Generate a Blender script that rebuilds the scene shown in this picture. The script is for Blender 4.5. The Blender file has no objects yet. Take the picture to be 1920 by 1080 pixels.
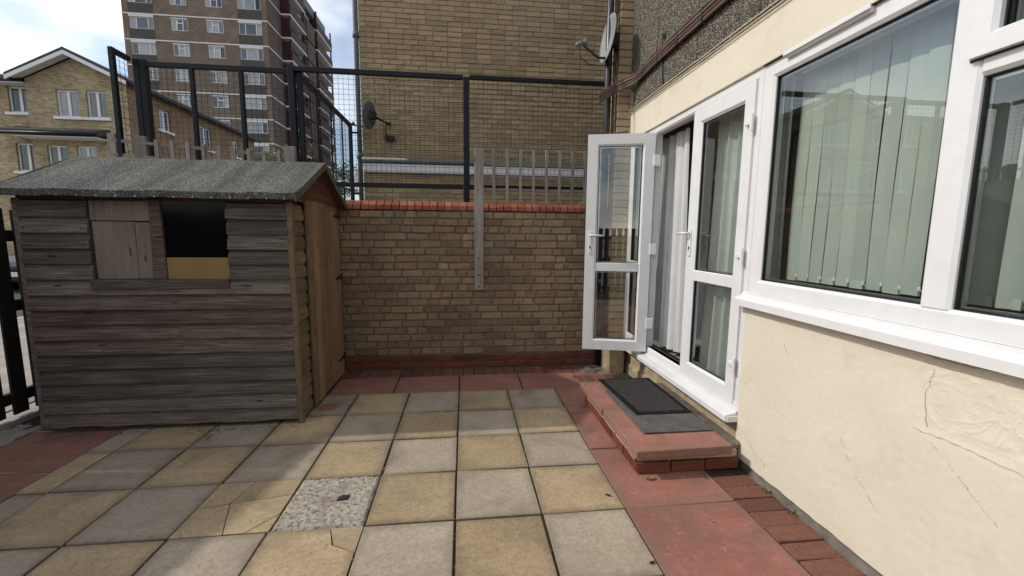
import bpy, bmesh, math, random
from mathutils import Vector, Matrix, noise
random.seed(7)
S = bpy.context.scene
COL = S.collection
R = math.radians

# ------------------------------------------------------------------ camera
cam = bpy.data.cameras.new('camera'); camo = bpy.data.objects.new('camera', cam); COL.objects.link(camo)
cam.sensor_width = 36.0; cam.lens = 791.5/1920*36; cam.clip_start = 0.02; cam.clip_end = 1500
def cam_matrix(pitch, yaw, roll, loc):
    cy, sy, cp, sp = math.cos(yaw), math.sin(yaw), math.cos(pitch), math.sin(pitch)
    f = Vector((sy*cp, cy*cp, -sp)); r = Vector((cy, -sy, 0)); u = r.cross(f)
    cr, sr = math.cos(roll), math.sin(roll)
    r2 = cr*r + sr*u; u2 = -sr*r + cr*u
    m = Matrix((r2, u2, -f)).transposed().to_4x4(); m.translation = loc
    return m
camo.matrix_world = cam_matrix(R(7.115), R(6.516), R(0.488), Vector((0.052, -3.806, 1.438)))
S.camera = camo

# ------------------------------------------------------------------ sky, sun, exposure
SUN_EL = R(40); LIGHT = Vector((1.0, -0.07, -math.tan(SUN_EL))).normalized()
W = bpy.data.worlds.new('World'); S.world = W; W.use_nodes = True
nt = W.node_tree; nt.nodes.clear()
wo = nt.nodes.new('ShaderNodeOutputWorld'); bg = nt.nodes.new('ShaderNodeBackground')
sky = nt.nodes.new('ShaderNodeTexSky'); sky.sky_type = 'NISHITA'; sky.sun_disc = False
sky.sun_elevation = SUN_EL; sky.sun_rotation = math.atan2(-1.0, 0.07)
sky.air_density = 1.0; sky.dust_density = 1.5; sky.ozone_density = 1.5
tc = nt.nodes.new('ShaderNodeTexCoord'); mp = nt.nodes.new('ShaderNodeMapping'); mp.inputs['Scale'].default_value = (1, 1, 1.9)
mp.inputs['Location'].default_value = (3.1, 1.7, 0.4)
nz = nt.nodes.new('ShaderNodeTexNoise'); nz.inputs['Scale'].default_value = 2.1; nz.inputs['Detail'].default_value = 9; nz.inputs['Roughness'].default_value = 0.52
nz.inputs['Distortion'].default_value = 0.35
rp = nt.nodes.new('ShaderNodeValToRGB'); rp.color_ramp.elements[0].position = 0.42; rp.color_ramp.elements[1].position = 0.65
nz2 = nt.nodes.new('ShaderNodeTexNoise'); nz2.inputs['Scale'].default_value = 4.3; nz2.inputs['Detail'].default_value = 6
cl = nt.nodes.new('ShaderNodeValToRGB'); cl.color_ramp.elements[0].color = (5.6, 5.9, 6.3, 1); cl.color_ramp.elements[1].color = (10.6, 10.3, 9.9, 1)
cl.color_ramp.elements[0].position = 0.35; cl.color_ramp.elements[1].position = 0.62
mx = nt.nodes.new('ShaderNodeMix'); mx.data_type = 'RGBA'
L = nt.links.new
L(tc.outputs['Generated'], mp.inputs['Vector']); L(mp.outputs[0], nz.inputs['Vector']); L(mp.outputs[0], nz2.inputs['Vector'])
L(nz.outputs['Fac'], rp.inputs['Fac']); L(nz2.outputs['Fac'], cl.inputs['Fac'])
L(rp.outputs['Color'], mx.inputs[0]); L(sky.outputs[0], mx.inputs[6]); L(cl.outputs['Color'], mx.inputs[7])
L(mx.outputs[2], bg.inputs['Color']); bg.inputs['Strength'].default_value = 0.15
L(bg.outputs[0], wo.inputs[0])
sl = bpy.data.lights.new('sun', 'SUN'); sl.energy = 2.1; sl.angle = R(1.1); sl.color = (1.0, 0.945, 0.87)
so = bpy.data.objects.new('sun', sl); COL.objects.link(so)
so.rotation_euler = LIGHT.to_track_quat('-Z', 'Y').to_euler(); so.location = (-20, 2, 20)
S.view_settings.view_transform = 'Standard'; S.view_settings.look = 'None'
S.view_settings.exposure = 0.14; S.view_settings.gamma = 1.0; S.view_settings.use_curve_mapping = False
S.render.engine = 'CYCLES'
S.cycles.max_bounces = 8; S.cycles.transparent_max_bounces = 16

# ------------------------------------------------------------------ materials
class NB:
    def __init__(s, name):
        s.m = bpy.data.materials.new(name); s.m.use_nodes = True; s.t = s.m.node_tree
        s.b = s.t.nodes['Principled BSDF']; s.out = s.t.nodes['Material Output']
    def n(s, typ, **kw):
        x = s.t.nodes.new('ShaderNode'+typ)
        for k, v in kw.items():
            if k in x.inputs.keys(): x.inputs[k].default_value = v
            else: setattr(x, k, v)
        return x
    def l(s, a, b): s.t.links.new(a, b)
    def ramp(s, stops, fac):
        r = s.n('ValToRGB'); e = r.color_ramp.elements
        while len(e) < len(stops): e.new(0.5)
        for q, (p, c) in zip(e, stops):
            q.position = p; q.color = (c, c, c, 1) if isinstance(c, (int, float)) else (*c, 1)
        s.l(fac, r.inputs['Fac']); return r.outputs['Color']
    def mix(s, fac, a, b, mode='MIX'):
        x = s.n('Mix', data_type='RGBA', blend_type=mode)
        for i, v in ((0, fac), (6, a), (7, b)):
            if hasattr(v, 'is_linked'): s.l(v, x.inputs[i])
            elif isinstance(v, (int, float)): x.inputs[i].default_value = v if i == 0 else (v, v, v, 1)
            else: x.inputs[i].default_value = (*v, 1)
        return x.outputs[2]
    def math(s, op, a, b=0.0, clamp=False):
        x = s.n('Math', operation=op, use_clamp=clamp)
        for i, v in ((0, a), (1, b)):
            if hasattr(v, 'is_linked'): s.l(v, x.inputs[i])
            else: x.inputs[i].default_value = v
        return x.outputs[0]
    def vec(s, coords='world', stretch=(1, 1, 1), rnd=0.0):
        if coords == 'world': v = s.n('NewGeometry').outputs['Position']
        else: v = s.n('TexCoord').outputs['Object']
        mpn = s.n('Mapping'); mpn.inputs['Scale'].default_value = stretch; s.l(v, mpn.inputs['Vector'])
        v = mpn.outputs[0]
        if rnd:
            o = s.n('ObjectInfo').outputs['Random']; a = s.n('VectorMath', operation='ADD')
            s.l(v, a.inputs[0]); s.l(s.math('MULTIPLY', o, rnd), a.inputs[1]); v = a.outputs[0]
        return v
    def noise(s, v, scale, detail=5, rough=0.55, dist=0.0):
        x = s.n('TexNoise', Scale=scale, Detail=detail, Roughness=rough, Distortion=dist); s.l(v, x.inputs['Vector'])
        return x.outputs['Fac']
    def bump(s, h, strength=0.4, dist=0.004, prev=None):
        x = s.n('Bump', Strength=strength, Distance=dist); s.l(h, x.inputs['Height'])
        if prev is not None: s.l(prev, x.inputs['Normal'])
        return x.outputs[0]
    def randv(s):
        a = s.math('ADD', s.n('ObjectInfo').outputs['Random'], s.n('NewGeometry').outputs['Random Per Island'])
        return s.math('FRACT', a)
    def fin(s, col=None, rough=0.8, nrm=None, spec=0.3, metal=0.0):
        if col is not None:
            if hasattr(col, 'is_linked'): s.l(col, s.b.inputs['Base Color'])
            else: s.b.inputs['Base Color'].default_value = (*col, 1)
        if hasattr(rough, 'is_linked'): s.l(rough, s.b.inputs['Roughness'])
        else: s.b.inputs['Roughness'].default_value = rough
        s.b.inputs['Specular IOR Level'].default_value = spec; s.b.inputs['Metallic'].default_value = metal
        if nrm is not None: s.l(nrm, s.b.inputs['Normal'])
        return s.m

def surf(name, c1, c2, scale=4, detail=6, rough=0.85, bump=0.35, bscale=60, bdist=0.003, stretch=(1, 1, 1), coords='world',
         rnd=0.0, objvar=0.0, speck=None, spec=0.25, stain=None, mottle=None, edge=None):
    b = NB(name); v = b.vec(coords, stretch, rnd)
    c = b.ramp([(0.3, c1), (0.7, c2)], b.noise(v, scale, detail))
    if speck:
        sc, lo, hi, col = speck
        c = b.mix(b.ramp([(lo, 0.0), (hi, 1.0)], b.noise(v, sc, 3, 0.6)), c, col)
    if mottle:
        sc, lo, hi = mottle
        c = b.mix(1.0, c, b.ramp([(0.28, lo), (0.72, hi)], b.noise(v, sc, 9, 0.78)), 'MULTIPLY')
    if stain:
        sc, lo, hi, col = stain
        c = b.mix(b.ramp([(lo, 0.0), (hi, 1.0)], b.noise(v, sc, 7, 0.62, 0.6)), c, col)
    if edge:                                        # grime gathered along the rim of each piece
        hx, hy, ec, amt = edge; sx_ = b.n('SeparateXYZ'); b.l(b.n('TexCoord').outputs['Object'], sx_.inputs[0])
        ax = b.math('DIVIDE', b.math('ABSOLUTE', sx_.outputs[0]), hx); ay = b.math('DIVIDE', b.math('ABSOLUTE', sx_.outputs[1]), hy)
        e_ = b.math('ADD', b.math('MAXIMUM', ax, ay), b.math('MULTIPLY', b.math('SUBTRACT', b.noise(b.vec('world'), 9, 8, 0.7), 0.5), 0.55))
        c = b.mix(b.ramp([(0.80, 0.0), (1.02, amt)], e_), c, ec)
    if objvar:
        h = b.n('HueSaturation'); b.l(c, h.inputs['Color'])
        b.l(b.math('ADD', b.math('MULTIPLY', b.randv(), 2*objvar), 1-objvar), h.inputs['Value']); c = h.outputs['Color']
    nr = b.bump(b.noise(v, bscale, 6, 0.65), bump, bdist) if bump else None
    return b.fin(c, rough, nr, spec)

def brickmat(name, stops, grime=(0.05, 0.045, 0.04), glo=0.45, ghi=0.8, gsc=2.2, bdist=0.003, face=0.35):
    b = NB(name); v = b.vec('world')
    c = b.ramp(stops, b.randv())
    n1 = b.noise(v, 30, 5, 0.7)
    c = b.mix(face, c, b.ramp([(0.3, 0.25), (0.7, 1.0)], n1), 'MULTIPLY')
    c = b.mix(b.ramp([(glo, 0.0), (ghi, 0.65)], b.noise(v, gsc, 8, 0.62, 0.4)), c, grime)
    nr = b.bump(b.noise(v, 90, 6, 0.7), 0.6, bdist)
    return b.fin(c, 0.92, nr, 0.15)

def farbrick(name, c1, c2, mortar, axis='x', scale=1.0, var=(0.7, 1.15)):
    b = NB(name); g = b.n('NewGeometry').outputs['Position']; sp = b.n('SeparateXYZ'); b.l(g, sp.inputs[0])
    cb = b.n('CombineXYZ'); b.l(sp.outputs[0 if axis == 'x' else 1], cb.inputs[0]); b.l(sp.outputs[2], cb.inputs[1])
    t = b.n('TexBrick', Scale=scale); t.inputs['Brick Width'].default_value = 0.225; t.inputs['Row Height'].default_value = 0.075
    t.inputs['Mortar Size'].default_value = 0.006; t.inputs['Color1'].default_value = (*c1, 1); t.inputs['Color2'].default_value = (*c2, 1); t.inputs['Mortar'].default_value = (*mortar, 1)
    b.l(cb.outputs[0], t.inputs['Vector'])
    c = b.mix(1.0, t.outputs['Color'], b.ramp([(0.3, var[0]), (0.7, var[1])], b.noise(g, 0.9, 8, 0.65)), 'MULTIPLY')
    return b.fin(c, 0.9, b.bump(t.outputs['Fac'], 0.3, -0.004), 0.15)

def plain(name, col, rough=0.5, spec=0.4, metal=0.0, dirt=0.0, bump=0.0):
    b = NB(name)
    if dirt:
        v = b.vec('world'); c = b.mix(b.math('MULTIPLY', b.ramp([(0.45, 0.0), (0.75, 1.0)], b.noise(v, 7, 9, 0.7)), dirt), col, tuple(x*0.45 for x in col))
        return b.fin(c, rough, b.bump(b.noise(v, 120, 3), bump, 0.001) if bump else None, spec, metal)
    return b.fin(col, rough, None, spec, metal)

def glass(name, tint=(0.93, 0.96, 0.94), ior=1.75):
    b = NB(name); b.t.nodes.remove(b.b)
    tr = b.n('BsdfTransparent'); tr.inputs[0].default_value = (*tint, 1)
    gl = b.n('BsdfGlossy'); gl.inputs['Color'].default_value = (1, 1, 1, 1); gl.inputs['Roughness'].default_value = 0.0
    ge = b.n('NewGeometry'); dt = b.n('VectorMath', operation='DOT_PRODUCT'); b.l(ge.outputs['Normal'], dt.inputs[0]); b.l(ge.outputs['Incoming'], dt.inputs[1])
    k = b.math('POWER', b.math('SUBTRACT', 1.0, b.math('ABSOLUTE', dt.outputs['Value']), True), 5.0); f0 = 0.075
    fr = b.math('ADD', b.math('MULTIPLY', k, 1-f0), f0); ms = b.n('MixShader')
    b.l(fr, ms.inputs[0]); b.l(tr.outputs[0], ms.inputs[1]); b.l(gl.outputs[0], ms.inputs[2]); b.l(ms.outputs[0], b.out.inputs['Surface'])
    return b.m

def wood(name, c1, c2, c3, axis='x', objvar=0.25, rough=0.85, green=None):
    b = NB(name); st = {'x': (1.6, 44, 44), 'z': (40, 40, 1.4), 'y': (40, 1.6, 40)}[axis]
    v = b.vec('object', st, 17.0); v2 = b.vec('object', {'x': (1.5, 5, 5), 'z': (5, 5, 1.5), 'y': (5, 1.5, 5)}[axis], 9.0)
    g = b.noise(v, 2.2, 8, 0.7, 0.6)
    c = b.ramp([(0.28, c1), (0.5, c2), (0.75, c3)], g)
    c = b.mix(b.ramp([(0.42, 0.0), (0.68, 0.55)], b.noise(v2, 1.6, 6, 0.6)), c, tuple(0.55*x for x in c2))
    vk = b.n('TexVoronoi', Scale=1.0); b.l(b.vec('object', {'x': (3, 14, 14), 'z': (14, 14, 3), 'y': (14, 3, 14)}[axis], 31.0), vk.inputs['Vector'])
    c = b.mix(b.ramp([(0.05, 0.85), (0.13, 0.0)], vk.outputs['Distance']), c, tuple(0.25*x for x in c1))
    if green: c = b.mix(b.ramp([(0.5, 0.0), (0.75, 0.6)], b.noise(b.vec('world'), 1.7, 6)), c, green)
    h = b.n('HueSaturation'); b.l(c, h.inputs['Color']); b.l(b.math('ADD', b.math('MULTIPLY', b.randv(), 2*objvar), 1-objvar), h.inputs['Value'])
    return b.fin(h.outputs['Color'], rough, b.bump(g, 0.6, 0.003), 0.2)

M = {}
M['slab_yellow'] = surf('slab_yellow', (0.37, 0.275, 0.16), (0.46, 0.355, 0.22), 3.5, 8, 0.9, 0.7, 90, 0.003, speck=(70, 0.60, 0.72, (0.17, 0.125, 0.08)), objvar=0.12, stain=(2.6, 0.50, 0.74, (0.225, 0.18, 0.125)), mottle=(38, 0.66, 1.22), edge=(0.22, 0.22, (0.15, 0.12, 0.082), 0.5))
M['slab_grey'] = surf('slab_grey', (0.345, 0.285, 0.212), (0.42, 0.352, 0.268), 3.5, 8, 0.9, 0.7, 90, 0.003, speck=(75, 0.60, 0.72, (0.15, 0.13, 0.105)), objvar=0.12, stain=(2.4, 0.50, 0.76, (0.215, 0.18, 0.14)), mottle=(42, 0.68, 1.2), edge=(0.22, 0.22, (0.145, 0.122, 0.093), 0.45))
M['slab_red'] = surf('slab_red', (0.285, 0.118, 0.09), (0.365, 0.168, 0.132), 2.5, 8, 0.75, 0.5, 110, 0.002, speck=(26, 0.60, 0.70, (0.38, 0.235, 0.19)), objvar=0.08, stain=(4.2, 0.47, 0.70, (0.20, 0.115, 0.083)), mottle=(30, 0.74, 1.16), edge=(0.31, 0.29, (0.21, 0.135, 0.10), 0.6))
M['slab_white'] = surf('slab_white', (0.31, 0.275, 0.225), (0.52, 0.475, 0.405), 30, 9, 0.95, 0.9, 90, 0.006, speck=(50, 0.50, 0.62, (0.19, 0.16, 0.122)), stain=(5, 0.52, 0.72, (0.22, 0.185, 0.145)))
M['paver'] = brickmat('paver', [(0, (0.15, 0.062, 0.045)), (0.5, (0.20, 0.085, 0.06)), (1, (0.24, 0.115, 0.08))], grime=(0.11, 0.07, 0.05), glo=0.45, ghi=0.8, gsc=5, face=0.5)
M['bed'] = surf('bed', (0.025, 0.02, 0.016), (0.07, 0.055, 0.04), 25, 6, 0.95, 0.8, 90, 0.006)
M['ground'] = surf('ground', (0.20, 0.18, 0.16), (0.27, 0.245, 0.215), 0.7, 8, 0.95, 0.6, 40, 0.01, speck=(60, 0.55, 0.7, (0.12, 0.11, 0.10)))
M['asphalt'] = surf('asphalt', (0.045, 0.045, 0.047), (0.075, 0.074, 0.074), 2, 8, 0.9, 0.6, 120, 0.006)
M['concrete'] = surf('concrete', (0.24, 0.22, 0.19), (0.36, 0.33, 0.29), 3, 8, 0.92, 0.5, 60, 0.005)
M['kerb'] = surf('kerb', (0.30, 0.28, 0.25), (0.38, 0.36, 0.33), 5, 6, 0.9, 0.4, 80, 0.003)
M['rubble'] = surf('rubble', (0.09, 0.075, 0.06), (0.24, 0.20, 0.16), 14, 8, 0.95, 1.0, 60, 0.012)
M['wall_brick'] = brickmat('wall_brick', [(0.0, (0.245, 0.17, 0.105)), (0.25, (0.335, 0.24, 0.145)), (0.5, (0.385, 0.285, 0.175)), (0.72, (0.30, 0.215, 0.138)), (0.88, (0.43, 0.335, 0.22)), (0.95, (0.39, 0.255, 0.155)), (1.0, (0.37, 0.21, 0.135))], grime=(0.115, 0.085, 0.062), glo=0.43, ghi=0.72, gsc=1.3, face=0.55)
M['wall_mortar'] = surf('wall_mortar', (0.12, 0.095, 0.07), (0.23, 0.185, 0.14), 9, 7, 0.95, 0.9, 70, 0.006)
M['red_brick'] = brickmat('red_brick', [(0, (0.16, 0.048, 0.034)), (0.5, (0.22, 0.066, 0.045)), (1, (0.20, 0.075, 0.052))], grime=(0.10, 0.068, 0.05), glo=0.45, ghi=0.75, gsc=6, face=0.45)
M['coping'] = brickmat('coping', [(0, (0.29, 0.085, 0.05)), (0.5, (0.36, 0.115, 0.068)), (1, (0.40, 0.145, 0.09))], grime=(0.13, 0.065, 0.045), glo=0.5, ghi=0.85, gsc=4, face=0.3)
M['stock_brick'] = brickmat('stock_brick', [(0.0, (0.36, 0.27, 0.155)), (0.3, (0.43, 0.33, 0.192)), (0.6, (0.50, 0.385, 0.23)), (0.85, (0.42, 0.32, 0.19)), (1.0, (0.34, 0.25, 0.15))], grime=(0.24, 0.18, 0.115), glo=0.5, ghi=0.85, gsc=1.4, bdist=0.004, face=0.45)
M['stock_mortar'] = surf('stock_mortar', (0.22, 0.165, 0.10), (0.30, 0.23, 0.14), 6, 6, 0.95, 0.6, 60, 0.004)
M['pilaster_brick'] = brickmat('pilaster_brick', [(0.0, (0.44, 0.32, 0.19)), (0.5, (0.52, 0.40, 0.25)), (1.0, (0.42, 0.29, 0.18))], grime=(0.30, 0.22, 0.15), glo=0.5, ghi=0.85, gsc=3)
M['cream'] = surf('cream', (0.665, 0.61, 0.485), (0.725, 0.672, 0.545), 1.6, 8, 0.8, 0.45, 110, 0.002, stain=(3.2, 0.55, 0.9, (0.53, 0.475, 0.365)), mottle=(45, 0.94, 1.04))
M['crack'] = plain('crack', (0.33, 0.28, 0.20), 0.95, 0.1)
M['scratch'] = plain('scratch', (0.43, 0.38, 0.29), 0.95, 0.1)
M['plinth'] = surf('plinth', (0.30, 0.235, 0.145), (0.50, 0.42, 0.28), 9, 9, 0.95, 0.9, 50, 0.010, speck=(60, 0.58, 0.7, (0.18, 0.14, 0.09)))
M['darkplinth'] = surf('darkplinth', (0.09, 0.08, 0.065), (0.2, 0.18, 0.15), 12, 8, 0.95, 0.8, 60, 0.008)
M['upvc'] = plain('upvc', (0.735, 0.735, 0.73), 0.28, 0.5, dirt=0.16)
M['gasket'] = plain('gasket', (0.012, 0.012, 0.013), 0.5)
M['steel'] = plain('steel', (0.55, 0.55, 0.55), 0.3, 0.5, 0.9)
M['glass'] = glass('glass')
M['darkglass'] = plain('darkglass', (0.004, 0.005, 0.006), 0.12, 0.15)
M['blind'] = surf('blind', (0.40, 0.422, 0.388), (0.44, 0.462, 0.425), 5, 4, 0.8, 0.15, 300, 0.0005, objvar=0.08)
M['blind_chain'] = plain('blind_chain', (0.7, 0.7, 0.68), 0.4)
M['curtain'] = surf('curtain', (0.50, 0.51, 0.49), (0.58, 0.585, 0.57), 3, 5, 0.9, 0.2, 260, 0.0006)
M['curtain_grey'] = surf('curtain_grey', (0.38, 0.36, 0.33), (0.44, 0.42, 0.39), 3, 5, 0.9, 0.2, 260, 0.0006)
M['room'] = plain('room', (0.30, 0.28, 0.26), 0.9)
M['pipe'] = plain('pipe', (0.022, 0.023, 0.028), 0.35, 0.5, dirt=0.3)
M['pipe_grey'] = plain('pipe_grey', (0.10, 0.11, 0.11), 0.5, 0.4, dirt=0.3)
M['metal_black'] = plain('metal_black', (0.008, 0.009, 0.013), 0.5, 0.25, dirt=0.3)
M['wire'] = plain('wire', (0.015, 0.015, 0.018), 0.5, 0.4)
M['dish'] = plain('dish', (0.24, 0.255, 0.265), 0.5, 0.4, dirt=0.3)
M['dish_dark'] = plain('dish_dark', (0.10, 0.10, 0.105), 0.5, 0.4, dirt=0.3)
M['cable'] = surf('cable', (0.10, 0.062, 0.05), (0.16, 0.105, 0.085), 9, 5, 0.55, 0.2, 80, 0.001, objvar=0.2, spec=0.35)
M['cable_cream'] = plain('cable_cream', (0.60, 0.52, 0.40), 0.7, 0.3, dirt=0.6)
M['cable_black'] = plain('cable_black', (0.02, 0.02, 0.02), 0.5)
M['lnb'] = plain('lnb', (0.16, 0.18, 0.16), 0.5)
M['rubber'] = surf('rubber', (0.010, 0.0095, 0.009), (0.024, 0.023, 0.022), 30, 5, 0.9, 0.5, 200, 0.002, spec=0.08)
M['rubber_rib'] = surf('rubber_rib', (0.038, 0.036, 0.034), (0.08, 0.077, 0.072), 60, 6, 0.95, 0.4, 200, 0.001, spec=0.08)
M['carpet'] = surf('carpet', (0.10, 0.098, 0.092), (0.155, 0.15, 0.14), 12, 7, 0.98, 0.9, 400, 0.004, speck=(160, 0.55, 0.66, (0.04, 0.038, 0.036)), spec=0.05)
M['white_paint'] = plain('white_paint', (0.74, 0.74, 0.73), 0.5, 0.4, dirt=0.25)
M['shed_front'] = wood('shed_front', (0.034, 0.027, 0.022), (0.145, 0.118, 0.095), (0.33, 0.29, 0.25), 'x', 0.36)
M['shed_front_red'] = wood('shed_front_red', (0.036, 0.023, 0.018), (0.142, 0.104, 0.082), (0.325, 0.27, 0.225), 'x', 0.32)
M['shed_side'] = wood('shed_side', (0.085, 0.058, 0.037), (0.175, 0.126, 0.08), (0.26, 0.20, 0.138), 'y', 0.25)
M['shed_gable'] = wood('shed_gable', (0.055, 0.026, 0.016), (0.12, 0.056, 0.033), (0.18, 0.095, 0.06), 'y', 0.2)
M['shed_door'] = wood('shed_door', (0.125, 0.077, 0.043), (0.26, 0.172, 0.104), (0.355, 0.25, 0.16), 'z', 0.18)
M['ply'] = wood('ply', (0.15, 0.115, 0.086), (0.23, 0.184, 0.143), (0.30, 0.25, 0.20), 'z', 0.12)
M['cardboard'] = surf('cardboard', (0.26, 0.165, 0.065), (0.32, 0.21, 0.09), 6, 5, 0.9, 0.2, 90, 0.001)
M['trellis'] = wood('trellis', (0.12, 0.10, 0.085), (0.28, 0.245, 0.215), (0.42, 0.38, 0.34), 'z', 0.2)
M['trellis_x'] = wood('trellis_x', (0.10, 0.083, 0.07), (0.235, 0.205, 0.18), (0.35, 0.315, 0.28), 'x', 0.2)
M['fence_dark'] = wood('fence_dark', (0.008, 0.007, 0.007), (0.02, 0.017, 0.016), (0.035, 0.03, 0.028), 'z', 0.2)
M['iron'] = plain('iron', (0.012, 0.011, 0.011), 0.6, 0.4)
M['tree_bark'] = surf('tree_bark', (0.07, 0.05, 0.035), (0.15, 0.115, 0.085), 12, 6, 0.95, 0.8, 40, 0.01)
def leafmat(name, a, b_):
    b = NB(name); c = b.ramp([(0, a), (1, b_)], b.n('NewGeometry').outputs['Random Per Island']); m = b.fin(c, 0.6, None, 0.3)
    b.b.inputs['Transmission Weight'].default_value = 0.0
    return m
M['leaf'] = leafmat('leaf', (0.04, 0.075, 0.018), (0.12, 0.15, 0.04)); M['leaf_pale'] = leafmat('leaf_pale', (0.12, 0.14, 0.05), (0.26, 0.23, 0.09))
M['litter'] = leafmat('litter', (0.10, 0.06, 0.03), (0.33, 0.24, 0.14))
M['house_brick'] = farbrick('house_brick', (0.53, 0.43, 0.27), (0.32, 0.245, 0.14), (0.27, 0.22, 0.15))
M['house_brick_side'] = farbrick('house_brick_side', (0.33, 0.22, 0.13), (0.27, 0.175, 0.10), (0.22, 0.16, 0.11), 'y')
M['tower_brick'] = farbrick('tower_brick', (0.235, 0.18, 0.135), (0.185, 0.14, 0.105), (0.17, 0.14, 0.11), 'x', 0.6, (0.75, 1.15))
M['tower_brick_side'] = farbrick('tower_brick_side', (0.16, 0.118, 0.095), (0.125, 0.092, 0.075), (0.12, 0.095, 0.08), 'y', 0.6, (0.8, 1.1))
M['spandrel'] = surf('spandrel', (0.075, 0.066, 0.056), (0.10, 0.088, 0.075), 1.5, 5, 0.8, 0, 10)
M['band'] = plain('band', (0.70, 0.69, 0.66), 0.7, 0.3, dirt=0.3)
M['oxblood'] = plain('oxblood', (0.052, 0.011, 0.014), 0.6, 0.3, dirt=0.4)
M['tower_dark'] = plain('tower_dark', (0.03, 0.025, 0.025), 0.7)
M['roof_tile'] = surf('roof_tile', (0.05, 0.047, 0.045), (0.085, 0.08, 0.075), 3, 6, 0.8, 0.4, 20, 0.01)
M['net'] = surf('net', (0.45, 0.46, 0.47), (0.6, 0.61, 0.62), 4, 5, 0.9, 0, 10, stretch=(3, 3, 0.4))
def far_pane():
    b = NB('far_pane'); c = b.ramp([(0.0, (0.03, 0.035, 0.04)), (0.45, (0.12, 0.14, 0.155)), (0.55, (0.30, 0.32, 0.33)), (1.0, (0.42, 0.44, 0.45))], b.n('ObjectInfo').outputs['Random'])
    v = b.vec('world', (6, 6, 0.6)); c = b.mix(0.5, c, b.ramp([(0.35, 0.4), (0.65, 1.1)], b.noise(v, 2.0, 3)), 'MULTIPLY')
    return b.fin(c, 0.05, None, 0.8)
M['far_pane'] = far_pane()
M['car_paint'] = plain('car_paint', (0.008, 0.008, 0.010), 0.18, 0.6)
M['tyre'] = plain('tyre', (0.015, 0.015, 0.015), 0.85)
M['lamp'] = plain('lamp', (0.6, 0.62, 0.64), 0.12, 0.6)
def felt():
    b = NB('felt'); v = b.vec('world')
    c = b.ramp([(0.36, (0.036, 0.036, 0.032)), (0.53, (0.115, 0.113, 0.10)), (0.68, (0.35, 0.345, 0.31))], b.noise(v, 95, 4, 0.75))
    st = b.vec('world', (5.0, 0.8, 0.8)); c = b.mix(0.55, c, b.ramp([(0.35, 0.5), (0.7, 1.5)], b.noise(st, 1.6, 6, 0.6)), 'MULTIPLY')
    return b.fin(c, 0.97, b.bump(b.noise(v, 170, 3), 0.9, 0.004), 0.1)
M['felt'] = felt()
def pebble():
    b = NB('pebbledash'); v = b.vec('world'); vo = b.n('TexVoronoi', Scale=105.0); b.l(v, vo.inputs['Vector'])
    sx = b.n('SeparateColor'); b.l(vo.outputs['Color'], sx.inputs[0])
    c = b.ramp([(0.0, (0.085, 0.078, 0.06)), (0.5, (0.19, 0.172, 0.135)), (0.8, (0.30, 0.275, 0.22)), (1.0, (0.46, 0.43, 0.35))], sx.outputs[0])
    c = b.mix(b.ramp([(0.35, 0.0), (0.75, 0.9)], vo.outputs['Distance']), c, (0.05, 0.045, 0.035))
    return b.fin(c, 0.9, b.bump(b.math('MULTIPLY', vo.outputs['Distance'], -1.0), 1.0, 0.012), 0.2)
M['pebble'] = pebble()

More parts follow.
